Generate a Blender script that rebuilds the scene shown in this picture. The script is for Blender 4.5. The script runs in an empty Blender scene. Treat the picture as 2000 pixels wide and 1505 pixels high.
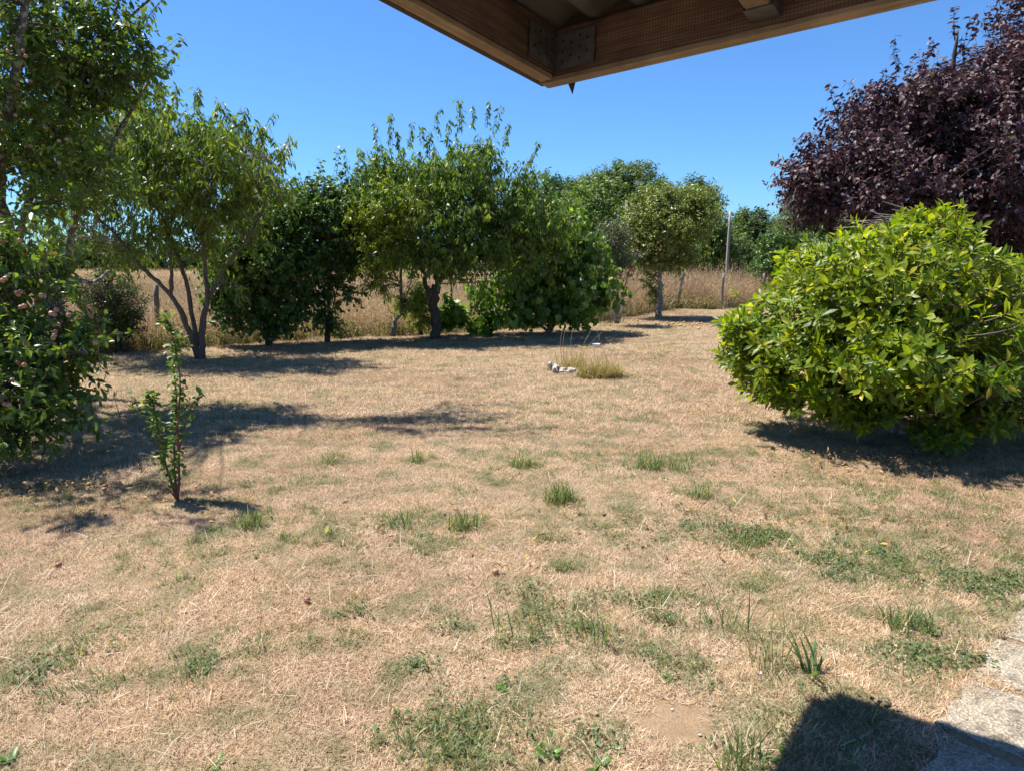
import bpy, bmesh, math, random
import numpy as np
from mathutils import Matrix, Vector, Euler

# ------------------------------------------------------------------ camera, sky, sun, exposure
S = bpy.context.scene
C = S.collection
R = math.radians
FPX, PITCH, CAMH = 1376.0, R(10.0), 1.6
cam = bpy.data.cameras.new('camera')
cam.sensor_width = 36.0
cam.lens = 36.0 * FPX / 2000.0
cam.clip_start = 0.05
cam.clip_end = 5000.0
camo = bpy.data.objects.new('camera', cam)
C.objects.link(camo)
camo.location = (0, 0, CAMH)
camo.rotation_euler = (math.pi / 2 - PITCH, 0, 0)
S.camera = camo

LIGHT = Vector((1.09, -0.46, -2.44)).normalized()          # the way sunlight travels
SUNDIR = -LIGHT
SUN_EL = math.asin(SUNDIR.z)
SUN_ROT = math.atan2(SUNDIR.x, SUNDIR.y)
W = bpy.data.worlds.new('World')
S.world = W
W.use_nodes = True
wn = W.node_tree.nodes
wl = W.node_tree.links
bg = wn['Background']
sky = wn.new('ShaderNodeTexSky')
sky.sky_type = 'NISHITA'
sky.sun_disc = False
sky.sun_elevation = SUN_EL
sky.sun_rotation = SUN_ROT
sky.air_density = 1.0
sky.dust_density = 0.0
sky.ozone_density = 7.5
hsv = wn.new('ShaderNodeHueSaturation')
hsv.inputs['Saturation'].default_value = .94
tnt = wn.new('ShaderNodeMix'); tnt.data_type = 'RGBA'; tnt.blend_type = 'MULTIPLY'; tnt.inputs[0].default_value = 1.0
tnt.inputs[7].default_value = (.56, .87, 1.15, 1)      # camera white balance of the open sky
wl.new(sky.outputs[0], hsv.inputs['Color'])
wl.new(hsv.outputs[0], tnt.inputs[6]); wl.new(tnt.outputs[2], bg.inputs['Color'])
bg.inputs['Strength'].default_value = 0.076
sun = bpy.data.lights.new('sun', 'SUN')
sun.energy = 5.0
sun.angle = R(0.55)
sun.color = (1.0, 0.955, 0.88)
suno = bpy.data.objects.new('sun', sun)
C.objects.link(suno)
suno.location = (-20, 8, 40)
suno.rotation_euler = LIGHT.to_track_quat('-Z', 'Y').to_euler()
S.view_settings.view_transform = 'Standard'
S.view_settings.look = 'None'
S.view_settings.gamma = 1.0
S.view_settings.use_curve_mapping = False
S.view_settings.exposure = 1.05

# ------------------------------------------------------------------ helpers
rng = np.random.default_rng(7)
SP, CP = math.sin(PITCH), math.cos(PITCH)


def ray(px, py):
    a = (px - 1000.0) / FPX
    b = (752.5 - py) / FPX
    return np.array([a, CP + b * SP, -SP + b * CP])


def at(px, py, Y):
    """point seen at a photo pixel, at distance Y along the ground"""
    d = ray(px, py)
    return np.array([0, 0, CAMH]) + d * (Y / d[1])


def gnd(px, py, z=0.0):
    d = ray(px, py)
    return np.array([0, 0, CAMH]) + d * ((z - CAMH) / d[2])


def proj(P):
    P = np.asarray(P) - np.array([0, 0, CAMH])
    dep = P[..., 1] * CP - P[..., 2] * SP
    up = P[..., 1] * SP + P[..., 2] * CP
    dep_s = np.maximum(dep, 1e-3)
    return 1000 + FPX * P[..., 0] / dep_s, 752.5 - FPX * up / dep_s, dep


def unit(v):
    return v / np.maximum(np.linalg.norm(v, axis=-1, keepdims=True), 1e-9)


def tag(o, label=None, cat=None, group=None, kind=None):
    if label: o['label'] = label
    if cat: o['category'] = cat
    if group: o['group'] = group
    if kind: o['kind'] = kind
    return o


def link(name, me, parent=None, mat=None):
    o = bpy.data.objects.new(name, me)
    C.objects.link(o)
    if parent is not None: o.parent = parent
    if mat is not None and me is not None and not me.materials: me.materials.append(mat)
    return o


def thing(name, loc, label, cat, group=None):
    o = bpy.data.objects.new(name, None)
    o.empty_display_size = 0.2
    C.objects.link(o)
    o.location = tuple(float(c) for c in loc)
    return tag(o, label, cat, group)


def mesh_tris(name, V, F, tint=None, smooth=False):
    V = np.asarray(V, dtype=np.float32).reshape(-1, 3)
    F = np.asarray(F, dtype=np.int32).reshape(-1, 3)
    me = bpy.data.meshes.new(name)
    me.vertices.add(len(V)); me.vertices.foreach_set('co', V.ravel())
    me.loops.add(F.size); me.loops.foreach_set('vertex_index', F.ravel())
    me.polygons.add(len(F))
    me.polygons.foreach_set('loop_start', np.arange(0, F.size, 3, dtype=np.int32))
    me.polygons.foreach_set('loop_total', np.full(len(F), 3, dtype=np.int32))
    if smooth: me.polygons.foreach_set('use_smooth', np.ones(len(F), dtype=bool))
    if tint is not None:
        a = me.attributes.new('tint', 'FLOAT', 'POINT')
        a.data.foreach_set('value', np.asarray(tint, dtype=np.float32))
    me.update(calc_edges=True)
    return me


def mesh_poly(name, V, F, smooth=False):
    me = bpy.data.meshes.new(name)
    me.from_pydata([tuple(map(float, v)) for v in V], [], F)
    if smooth: me.polygons.foreach_set('use_smooth', [True] * len(me.polygons))
    me.update()
    return me


def tubes(P, Rr, sides=3):
    """P (n,m,3) polylines, Rr (n,m) radii -> V, F of n open tubes with pointed caps left open"""
    P = np.asarray(P, dtype=float); Rr = np.asarray(Rr, dtype=float)
    n, m, _ = P.shape
    T = np.empty_like(P)
    T[:, 1:-1] = P[:, 2:] - P[:, :-2]
    T[:, 0] = P[:, 1] - P[:, 0]; T[:, -1] = P[:, -1] - P[:, -2]
    T = unit(T)
    D = unit(P[:, -1] - P[:, 0])
    ref = np.where(np.abs(D[:, 2:3]) > 0.9, np.array([[1.0, 0, 0]]), np.array([[0, 0, 1.0]]))
    A = unit(np.cross(T, ref[:, None, :]))
    B = np.cross(T, A)
    th = np.arange(sides) * 2 * math.pi / sides
    V = P[:, :, None] + Rr[:, :, None, None] * (A[:, :, None] * np.cos(th)[None, None, :, None] + B[:, :, None] * np.sin(th)[None, None, :, None])
    V = V.reshape(-1, 3)
    idx = np.arange(n * m * sides).reshape(n, m, sides)
    a = idx[:, :-1]; b = np.roll(a, -1, axis=2); c = idx[:, 1:]; d = np.roll(c, -1, axis=2)
    F = np.concatenate([np.stack([a, b, d], -1).reshape(-1, 3), np.stack([a, d, c], -1).reshape(-1, 3)])
    # end caps as fans
    caps = []
    for k in range(1, sides - 1):
        caps.append(np.stack([idx[:, -1, 0], idx[:, -1, k], idx[:, -1, k + 1]], -1))
        caps.append(np.stack([idx[:, 0, 0], idx[:, 0, k + 1], idx[:, 0, k]], -1))
    return V, np.concatenate([F] + caps)


def spline(pts, n):
    pts = np.asarray(pts, dtype=float)
    if len(pts) == 2:
        t = np.linspace(0, 1, n)[:, None]
        return pts[0] * (1 - t) + pts[1] * t
    P = np.vstack([2 * pts[0] - pts[1], pts, 2 * pts[-1] - pts[-2]])
    out = []
    for s in np.linspace(0, len(pts) - 1, n):
        i = min(int(s), len(pts) - 2); t = s - i
        p0, p1, p2, p3 = P[i:i + 4]
        out.append(0.5 * ((2 * p1) + (-p0 + p2) * t + (2 * p0 - 5 * p1 + 4 * p2 - p3) * t * t + (-p0 + 3 * p1 - 3 * p2 + p3) * t ** 3))
    return np.array(out)


def limb_mesh(name, pts, r0, r1, n=14, sides=8, rough=0.08, flare=0.0, seed=1):
    g = np.random.default_rng(seed)
    c = spline(pts, n)
    s = np.linspace(0, 1, n)
    r = r0 + (r1 - r0) * s
    r = r * (1 + rough * g.normal(size=n)) + flare * r0 * np.exp(-s * 9)
    c[1:-1] += g.normal(size=(n - 2, 3)) * r[1:-1, None] * 0.18
    V, F = tubes(c[None], r[None], sides)
    V = V + g.normal(size=V.shape) * np.repeat(r, sides)[:, None] * rough * 0.6
    return V, F, c


# leaf outlines: (x across -.5..5, y along 0..1, z lift)
T_SIMPLE = np.array([[0, 0, 0], [.5, .45, .05], [0, .42, 0], [-.5, .45, .05], [0, 1, 0]])
F_SIMPLE = np.array([[0, 1, 2], [0, 2, 3], [1, 4, 2], [3, 2, 4]])
T_BIG = np.array([[0, 0, 0], [.30, .28, .05], [0, .28, 0], [-.30, .28, .05], [.5, .66, .06], [0, .66, 0], [-.5, .66, .06], [0, 1, 0]])
F_BIG = np.array([[0, 1, 2], [0, 2, 3], [1, 4, 5], [1, 5, 2], [2, 5, 6], [2, 6, 3], [4, 7, 5], [6, 5, 7]])
T_OVAL = T_BIG.copy(); T_OVAL[[1, 3], 0] *= 1.5; T_OVAL[[1, 3], 1] = .26; T_OVAL[[4, 6], 0] *= .86; T_OVAL[2, 1] = .26
# five-lobed leaf of the fig
_l = [(0, 0), (.34, .06), (.55, .30), (.30, .42), (.46, .74), (.17, .66), (0, 1.0)]
T_LOBE = np.array([[0, .40, 0]] + [[x, y, .05 if x else 0] for x, y in _l] + [[-x, y, .05] for x, y in _l[1:-1][::-1]])
F_LOBE = np.array([[0, i, i + 1 if i < 12 else 1] for i in range(1, 13)])
LEAFSHAPE = {'simple': (T_SIMPLE, F_SIMPLE), 'big': (T_BIG, F_BIG), 'oval': (T_OVAL, F_OVAL) if False else (T_OVAL, F_BIG), 'lobe': (T_LOBE, F_LOBE)}


def leaf_arrays(P, D, N, L, Wd, bend, shape):
    T, F = LEAFSHAPE[shape]
    D = unit(D)
    Sd = unit(np.cross(D, N)); N = np.cross(Sd, D)
    z = T[None, :, 2] * Wd[:, None] * 2.2 - bend[:, None] * (T[None, :, 1] ** 2) * L[:, None]
    V = P[:, None] + T[None, :, 0, None] * Wd[:, None, None] * Sd[:, None] + T[None, :, 1, None] * L[:, None, None] * D[:, None] + z[..., None] * N[:, None]
    k = len(T)
    Fa = (np.arange(len(P)) * k)[:, None, None] + F[None]
    return V.reshape(-1, 3), Fa.reshape(-1, 3), k


# ------------------------------------------------------------------ materials
def newmat(name):
    m = bpy.data.materials.new(name)
    m.use_nodes = True
    nt = m.node_tree
    return m, nt, nt.nodes['Principled BSDF'], nt.nodes['Material Output']


def nd(nt, t, **kw):
    n = nt.nodes.new(t)
    for k, v in kw.items(): setattr(n, k, v)
    return n


def ramp(nt, fac, stops):
    r = nt.nodes.new('ShaderNodeValToRGB')
    e = r.color_ramp.elements
    while len(e) < len(stops): e.new(0.5)
    for el, (p, c) in zip(e, stops):
        el.position = p; el.color = (*c, 1)
    nt.links.new(fac, r.inputs[0])
    return r.outputs[0]


def noise(nt, vec, scale, detail=4, rough=.55, dist=0.0):
    n = nt.nodes.new('ShaderNodeTexNoise')
    n.inputs['Scale'].default_value = scale
    n.inputs['Detail'].default_value = detail
    n.inputs['Roughness'].default_value = rough
    n.inputs['Distortion'].default_value = dist
    if vec is not None: nt.links.new(vec, n.inputs['Vector'])
    return n.outputs['Fac']


def mixc(nt, fac, a, b, mode='MIX'):
    m = nt.nodes.new('ShaderNodeMix'); m.data_type = 'RGBA'; m.blend_type = mode
    for s, v in ((m.inputs[0], fac), (m.inputs[6], a), (m.inputs[7], b)):
        if hasattr(v, 'links'): nt.links.new(v, s)
        elif isinstance(v, tuple): s.default_value = (*v, 1)
        else: s.default_value = v
    return m.outputs[2]


def bump(nt, bsdf, h, strength=.4, dist=.01):
    b = nt.nodes.new('ShaderNodeBump')
    b.inputs['Strength'].default_value = strength
    b.inputs['Distance'].default_value = dist
    nt.links.new(h, b.inputs['Height'])
    nt.links.new(b.outputs[0], bsdf.inputs['Normal'])


def pos(nt):
    return nt.nodes.new('ShaderNodeNewGeometry').outputs['Position']


def leaf_mat(name, dark, mid, light, accent=None, acc_at=.955, transl=.35, rough=.42, tcol=None, spec=.45):
    m, nt, b, out = newmat(name)
    a = nd(nt, 'ShaderNodeAttribute', attribute_name='tint')
    st = [(0.0, dark), (0.5, mid), (acc_at - .03 if accent else 1.0, light)]
    if accent: st.append((acc_at, accent))
    col = ramp(nt, a.outputs['Fac'], st)
    nz = noise(nt, pos(nt), 22, 2)
    col = mixc(nt, .35, col, ramp(nt, nz, [(.3, (.45, .45, .45)), (.7, (1, 1, 1))]), 'MULTIPLY')
    nt.links.new(col, b.inputs['Base Color'])
    b.inputs['Roughness'].default_value = rough
    b.inputs['Specular IOR Level'].default_value = spec
    t = nd(nt, 'ShaderNodeBsdfTranslucent')
    tc = mixc(nt, 1.0, col, tcol or (1.5, 1.55, .7), 'MULTIPLY')
    nt.links.new(tc, t.inputs['Color'])
    mx = nd(nt, 'ShaderNodeMixShader')
    mx.inputs[0].default_value = transl
    nt.links.new(b.outputs[0], mx.inputs[1]); nt.links.new(t.outputs[0], mx.inputs[2])
    nt.links.new(mx.outputs[0], out.inputs['Surface'])
    return m


def bark_mat(name, c1, c2, lichen=None, scale=9.0):
    m, nt, b, out = newmat(name)
    tc = nd(nt, 'ShaderNodeTexCoord').outputs['Object']
    mp = nd(nt, 'ShaderNodeMapping'); mp.inputs['Scale'].default_value = (1, 1, .28)
    nt.links.new(tc, mp.inputs[0])
    n1 = noise(nt, mp.outputs[0], scale * 3, 6, .65, .6)
    col = ramp(nt, n1, [(.3, c1), (.7, c2)])
    if lichen:
        n2 = noise(nt, tc, scale * 1.6, 5, .7)
        col = mixc(nt, ramp(nt, n2, [(.5, (0, 0, 0)), (.58, (1, 1, 1))]), col, lichen)
    nt.links.new(col, b.inputs['Base Color'])
    b.inputs['Roughness'].default_value = .9
    bump(nt, b, n1, .8, .02)
    return m


def flat_mat(name, c1, c2, scale=30., rough=.8, bmp=.3, spec=.3):
    m, nt, b, out = newmat(name)
    tc = nd(nt, 'ShaderNodeTexCoord').outputs['Object']
    n1 = noise(nt, tc, scale, 6, .6)
    nt.links.new(ramp(nt, n1, [(.3, c1), (.7, c2)]), b.inputs['Base Color'])
    b.inputs['Roughness'].default_value = rough
    b.inputs['Specular IOR Level'].default_value = spec
    bump(nt, b, n1, bmp, .006)
    return m


M = {}
M['plum_leaf'] = leaf_mat('plum_leaf', (0.072, 0.117, 0.019), (0.113, 0.186, 0.029), (0.196, 0.266, 0.043), (.22, .18, .03), .975, .45, .33)
M['peach_leaf'] = leaf_mat('peach_leaf', (0.087, 0.140, 0.016), (0.138, 0.214, 0.025), (0.223, 0.295, 0.036), (.30, .27, .05), .97, .48)
M['cherry_leaf'] = leaf_mat('cherry_leaf', (0.082, 0.149, 0.021), (0.132, 0.214, 0.030), (0.235, 0.316, 0.046), (.35, .34, .08), .965, .46)
M['lilac_leaf'] = leaf_mat('lilac_leaf', (0.054, 0.106, 0.022), (0.078, 0.150, 0.029), (0.129, 0.204, 0.038), None, 1, .4)
M['box_leaf'] = leaf_mat('box_leaf', (0.035, 0.059, 0.013), (0.053, 0.089, 0.014), (0.096, 0.138, 0.022), None, 1, .25)
M['yellow_leaf'] = leaf_mat('yellow_green_leaf', (0.141, 0.213, 0.016), (0.221, 0.297, 0.022), (0.321, 0.391, 0.027), (.36, .28, .04), .96, .4)
M['fig_leaf'] = leaf_mat('fig_leaf', (0.078, 0.163, 0.023), (0.134, 0.233, 0.033), (0.267, 0.371, 0.053), (0.442, 0.468, 0.117), .955, .45)
M['rose_leaf'] = leaf_mat('rose_leaf', (0.054, 0.088, 0.027), (0.081, 0.121, 0.038), (0.121, 0.162, 0.054), None, 1, .3)
M['apple_leaf'] = leaf_mat('apple_leaf', (0.115, 0.163, 0.025), (0.189, 0.244, 0.041), (0.318, 0.366, 0.076), (.34, .33, .14), .955, .3)
M['magnolia_leaf'] = leaf_mat('magnolia_leaf', (0.079, 0.156, 0.009), (0.191, 0.261, 0.011), (0.395, 0.417, 0.016), (.46, .40, .03), .965, .48, .44)
M['purple_leaf'] = leaf_mat('purple_leaf', (0.046, 0.026, 0.031), (0.082, 0.042, 0.049), (0.144, 0.084, 0.092), (.07, .07, .03), .985, .16, .5, (1.4, .85, .85), .28)
M['laurel_leaf'] = leaf_mat('laurel_leaf', (0.047, 0.107, 0.018), (0.080, 0.160, 0.024), (0.141, 0.232, 0.037), None, 1, .3)
M['acacia_leaf'] = leaf_mat('acacia_leaf', (0.108, 0.169, 0.027), (0.149, 0.223, 0.041), (0.216, 0.284, 0.054), None, 1, .4)
M['far_a'] = leaf_mat('far_tree_leaf', (0.076, 0.136, 0.017), (0.108, 0.185, 0.023), (0.161, 0.246, 0.032), None, 1, .3, .6)
M['far_b'] = leaf_mat('far_willow_leaf', (0.078, 0.135, 0.018), (0.104, 0.175, 0.024), (0.148, 0.227, 0.031), None, 1, .3, .6)
M['far_d'] = leaf_mat('far_dark_leaf', (0.028, 0.068, 0.014), (0.044, 0.098, 0.019), (0.070, 0.135, 0.025), None, 1, .25, .6)
M['pear_leaf'] = leaf_mat('pear_leaf', (0.068, 0.133, 0.027), (0.110, 0.194, 0.038), (0.186, 0.267, 0.054), (.40, .36, .03), .97, .38, .45)
M['weed_leaf'] = leaf_mat('weed_leaf', (.06, .14, .02), (.09, .19, .03), (.14, .26, .045), None, 1, .35)
M['green_grass'] = leaf_mat('green_grass', (0.074, 0.124, 0.035), (0.118, 0.178, 0.054), (0.207, 0.248, 0.092), (0.468, 0.378, 0.198), .86, .4, .55)
M['weed_mix'] = leaf_mat('fence_weed', (.07, .09, .03), (.14, .13, .05), (.30, .22, .10), (.5, .38, .2), .85, .3, .6)
M['creeper'] = leaf_mat('creeping_weed_leaf', (0.068, 0.111, 0.036), (0.105, 0.156, 0.048), (0.165, 0.215, 0.072), None, 1, .3, .6)
M['dry_tuft'] = leaf_mat('dry_tuft', (0.192, 0.144, 0.056), (0.320, 0.248, 0.112), (0.448, 0.360, 0.192), None, 1, .3, .7)
M['litter'] = leaf_mat('dead_leaf', (.12, .06, .03), (.24, .13, .06), (.42, .27, .12), (.5, .36, .05), .9, .15, .8)
M['bark_dark'] = bark_mat('dark_bark', (.035, .025, .02), (.11, .085, .065))
M['bark_peach'] = bark_mat('peach_bark', (.06, .045, .034), (.17, .125, .09), None)
M['bark_lichen'] = bark_mat('lichen_bark', (.05, .042, .036), (.15, .125, .10), (.34, .35, .31))
M['bark_grey'] = bark_mat('grey_bark', (.10, .085, .07), (.26, .22, .18), (.34, .32, .28))
M['twig'] = bark_mat('twig_bark', (.06, .045, .035), (.15, .115, .085))
M['twig_pale'] = bark_mat('pale_twig_bark', (.18, .15, .12), (.34, .29, .23))
M['red_twig'] = bark_mat('red_twig_bark', (.12, .05, .035), (.20, .09, .06))

# ------------------------------------------------------------------ ground and setting
def ground_mat(name, cols, scale=1.0, bmp=.5):
    m, nt, b, out = newmat(name)
    p = pos(nt)
    n1 = noise(nt, p, .55 * scale, 5, .6)
    n2 = noise(nt, p, 9 * scale, 6, .7)
    n3 = noise(nt, p, 90 * scale, 3, .7)
    c = ramp(nt, n1, [(.32, cols[0]), (.5, cols[1]), (.68, cols[2])])
    c = mixc(nt, .6, c, ramp(nt, n2, [(.3, (.55, .5, .45)), (.7, (1, 1, 1))]), 'MULTIPLY')
    c = mixc(nt, .6, c, ramp(nt, n3, [(.35, (.5, .46, .42)), (.65, (1, 1, 1))]), 'MULTIPLY')
    nt.links.new(c, b.inputs['Base Color'])
    b.inputs['Roughness'].default_value = .95
    b.inputs['Specular IOR Level'].default_value = .1
    ad = nd(nt, 'ShaderNodeMath', operation='ADD')
    nt.links.new(n2, ad.inputs[0]); nt.links.new(n3, ad.inputs[1])
    bump(nt, b, ad.outputs[0], bmp, .03)
    return m


M['field_soil'] = ground_mat('field_soil', [(0.208, 0.141, 0.067), (0.257, 0.184, 0.092), (0.306, 0.226, 0.116)], .6)
M['lawn_soil'] = ground_mat('lawn_soil', [(0.282, 0.199, 0.124), (0.347, 0.248, 0.158), (0.381, 0.282, 0.174)])

e = 2500.0
gr = link('ground', mesh_poly('ground', [(-e, -e, -.004), (e, -e, -.004), (e, e, -.004), (-e, e, -.004)], [(0, 1, 2, 3)]), None, M['field_soil'])
tag(gr, 'dry straw coloured open field running to the horizon', None, None, 'structure')

# far edge of the lawn, traced on the ground along the hedge line
EDGE = [gnd(-500, 735), gnd(0, 715), gnd(250, 690), gnd(550, 668), gnd(850, 655), gnd(1050, 642), gnd(1200, 626), gnd(1320, 604), gnd(1410, 606), gnd(1500, 598)]
EDGE = [np.array([-24., 11.5, 0])] + EDGE + [np.array([13.5, 24.0, 0]), np.array([30., 22.0, 0])]
EDGE = np.array(EDGE)
order = np.argsort(EDGE[:, 0]); EDGE = EDGE[order]


def lawn_far(x):
    return np.interp(x, EDGE[:, 0], EDGE[:, 1])


lv = [(-24, -8, 0), (30, -8, 0)] + [tuple(p) for p in EDGE[::-1]]
lawn = link('lawn', mesh_poly('lawn', lv, [tuple(range(len(lv)))]), None, M['lawn_soil'])
tag(lawn, 'sunburnt lawn of dry mown grass with scattered green tufts', None, None, 'structure')

# ---- instancing for uncountable grass
def instancer(name, P, rot, scl, idx, sources, label, kind='stuff'):
    col = bpy.data.collections.new(name + '_source')
    for o in sources: col.objects.link(o)
    me = bpy.data.meshes.new(name)
    n = len(P)
    me.vertices.add(n); me.vertices.foreach_set('co', np.asarray(P, dtype=np.float32).ravel())
    a = me.attributes.new('rot', 'FLOAT_VECTOR', 'POINT'); a.data.foreach_set('vector', np.asarray(rot, dtype=np.float32).ravel())
    a = me.attributes.new('scl', 'FLOAT_VECTOR', 'POINT'); a.data.foreach_set('vector', np.asarray(scl, dtype=np.float32).ravel())
    a = me.attributes.new('idx', 'INT', 'POINT'); a.data.foreach_set('value', np.asarray(idx, dtype=np.int32))
    o = link(name, me)
    ng = bpy.data.node_groups.new(name, 'GeometryNodeTree')
    ng.interface.new_socket('Geometry', in_out='INPUT', socket_type='NodeSocketGeometry')
    ng.interface.new_socket('Geometry', in_out='OUTPUT', socket_type='NodeSocketGeometry')
    N = ng.nodes; L = ng.links
    gi = N.new('NodeGroupInput'); go = N.new('NodeGroupOutput')
    ci = N.new('GeometryNodeCollectionInfo'); ci.inputs['Collection'].default_value = col
    ci.inputs['Separate Children'].default_value = True; ci.inputs['Reset Children'].default_value = True
    ip = N.new('GeometryNodeInstanceOnPoints'); ip.inputs['Pick Instance'].default_value = True
    def at_(nm, t):
        q = N.new('GeometryNodeInputNamedAttribute'); q.data_type = t; q.inputs['Name'].default_value = nm
        return q.outputs['Attribute']
    L.new(gi.outputs[0], ip.inputs['Points']); L.new(ci.outputs[0], ip.inputs['Instance'])
    L.new(at_('idx', 'INT'), ip.inputs['Instance Index'])
    L.new(at_('rot', 'FLOAT_VECTOR'), ip.inputs['Rotation'])
    L.new(at_('scl', 'FLOAT_VECTOR'), ip.inputs['Scale'])
    L.new(ip.outputs[0], go.inputs[0])
    md = o.modifiers.new('scatter', 'NODES'); md.node_group = ng
    tag(o, label, None, None, kind)
    return o


def blades(n, area, h, hs, w, lean, g, round_=False, curve=.5):
    """n grass blades over a square patch; lean = how flat they lie"""
    if round_:
        r = area * np.sqrt(g.random(n)) * .5; t = g.random(n) * 6.283
        P = np.stack([r * np.cos(t), r * np.sin(t), np.zeros(n)], -1)
    else:
        P = np.stack([(g.random(n) - .5) * area, (g.random(n) - .5) * area, np.zeros(n)], -1)
    th = g.random(n) * 6.283
    ln = np.clip(lean + .28 * g.normal(size=n), 0.02, 1.5)
    L = h + hs * g.normal(size=n); L = np.clip(L, h * .35, None)
    hd = np.stack([np.cos(th), np.sin(th), np.zeros(n)], -1)
    d1 = hd * np.sin(ln)[:, None]; d1[:, 2] = np.cos(ln)
    l2 = np.clip(ln + curve * g.random(n), 0, 1.75)
    d2 = hd * np.sin(l2)[:, None]; d2[:, 2] = np.cos(l2)
    sd = np.stack([-np.sin(th), np.cos(th), np.zeros(n)], -1)
    ww = w * (.6 + .8 * g.random(n))[:, None]
    mid = P + d1 * (L * .5)[:, None]
    tip = mid + d2 * (L * .5)[:, None]
    tip[:, 2] = np.maximum(tip[:, 2], .003); mid[:, 2] = np.maximum(mid[:, 2], .003)
    V = np.stack([P - sd * ww * .5, P + sd * ww * .5, mid + sd * ww * .45, mid - sd * ww * .45, tip], 1).reshape(-1, 3)
    F = np.array([[0, 1, 2], [0, 2, 3], [3, 2, 4]])
    F = (np.arange(n) * 5)[:, None, None] + F[None]
    tint = np.repeat(g.random(n), 5)
    return V, F.reshape(-1, 3), tint


def src(name, V, F, t, mat):
    me = mesh_tris(name, V, F, t); me.materials.append(mat)
    return bpy.data.objects.new(name, me)


def straw_mat(name, far=False):
    m, nt, b, out = newmat(name)
    a = nd(nt, 'ShaderNodeAttribute', attribute_name='tint')
    p = pos(nt)
    c1 = ramp(nt, a.outputs['Fac'], [(0, (0.210, 0.133, 0.080)), (.18, (0.424, 0.299, 0.188)), (.5, (0.591, 0.448, 0.311)), (.85, (0.738, 0.610, 0.460)), (1, (0.843, 0.749, 0.622))])
    n1 = noise(nt, p, .9, 4, .6)
    c = mixc(nt, .55, c1, ramp(nt, n1, [(.3, (.80, .64, .52)), (.45, (1, .92, .84)), (.56, (1, .86, .66)), (.64, (1, .95, .88)), (.78, (.86, .84, .68))]), 'MULTIPLY')
    n2 = noise(nt, p, 3.2, 5, .65)
    # a faint green cast where a little living grass is mixed in
    c = mixc(nt, ramp(nt, n2, [(.46, (0, 0, 0)), (.66, (.72, .72, .72))]), c, (.17, .20, .085))
    n4 = noise(nt, p, .33, 3, .5)
    c = mixc(nt, .8, c, ramp(nt, n4, [(.36, (.80, .74, .69)), (.5, (1, 1, 1)), (.64, (.86, .90, .80))]), 'MULTIPLY')
    nt.links.new(c, b.inputs['Base Color'])
    b.inputs['Roughness'].default_value = .75
    b.inputs['Specular IOR Level'].default_value = .2
    t = nd(nt, 'ShaderNodeBsdfTranslucent'); nt.links.new(c, t.inputs['Color'])
    mx = nd(nt, 'ShaderNodeMixShader'); mx.inputs[0].default_value = .25
    nt.links.new(b.outputs[0], mx.inputs[1]); nt.links.new(t.outputs[0], mx.inputs[2])
    nt.links.new(mx.outputs[0], out.inputs['Surface'])
    return m


M['straw'] = straw_mat('straw_blade')
g = np.random.default_rng(11)
near_src, far_src = [], []
for k in range(6):
    V, F, t = blades(3200, .46, .026, .010, .0016, 1.05, g)
    V2, F2, t2 = blades(7, .46, .085, .03, .0020, 1.42, g); V2[:, 2] += .012
    near_src.append(src('dry_turf_%d' % k, np.vstack([V, V2]), np.vstack([F, F2 + len(V)]), np.concatenate([t, np.where(t2 > .25, .9 + .1 * t2, .0)]), M['straw']))
for k in range(5):
    V, F, t = blades(2600, .95, .036, .013, .0036, .95, g)
    far_src.append(src('thin_turf_%d' % k, V, F, t, M['straw']))

BARE = [(gnd(1315, 1412), .20, .12), (gnd(345, 985), .22, .12), (gnd(1770, 895), 1.0, .35)]   # bare soil spots


def bare(P, pad=0.0):
    m = np.zeros(len(P), bool)
    for c, a, b_ in BARE[:2]:
        m |= ((P[:, 0] - c[0]) / (a + pad)) ** 2 + ((P[:, 1] - c[1]) / (b_ + pad)) ** 2 < 1
    return m


# path edge in world space (concrete slabs run along this line, bottom right)
PA, PB = gnd(1785, 1505), gnd(1960, 1232)
pdir = unit((PB - PA)[None])[0]; pnor = np.array([pdir[1], -pdir[0], 0])


def on_path(P, pad=0.0):
    d = (P - PA) @ pnor
    return d > pad


def jgrid(x0, x1, y0, y1, s, g):
    X, Y = np.meshgrid(np.arange(x0, x1, s), np.arange(y0, y1, s))
    P = np.stack([X.ravel(), Y.ravel(), np.zeros(X.size)], -1)
    P[:, :2] += (g.random((len(P), 2)) - .5) * s * .7
    return P


def visible(P, mx=160, my=260, h=0.):
    x, y, d = proj(P + np.array([0, 0, h]))
    return (d > .3) & (x > -mx) & (x < 2000 + mx) & (y < 1505 + my)


P = jgrid(-7, 7, 1.2, 7.2, .30, g)
P = P[visible(P) & ~bare(P, .17) & ~on_path(P, -.14)]
n = len(P)
instancer('dry_turf', P, np.stack([np.zeros(n), np.zeros(n), g.random(n) * 6.283], -1), np.repeat((.8 + .45 * g.random(n))[:, None], 3, 1), g.integers(0, 6, n), near_src, 'short dry straw coloured blades of the scorched lawn')
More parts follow.
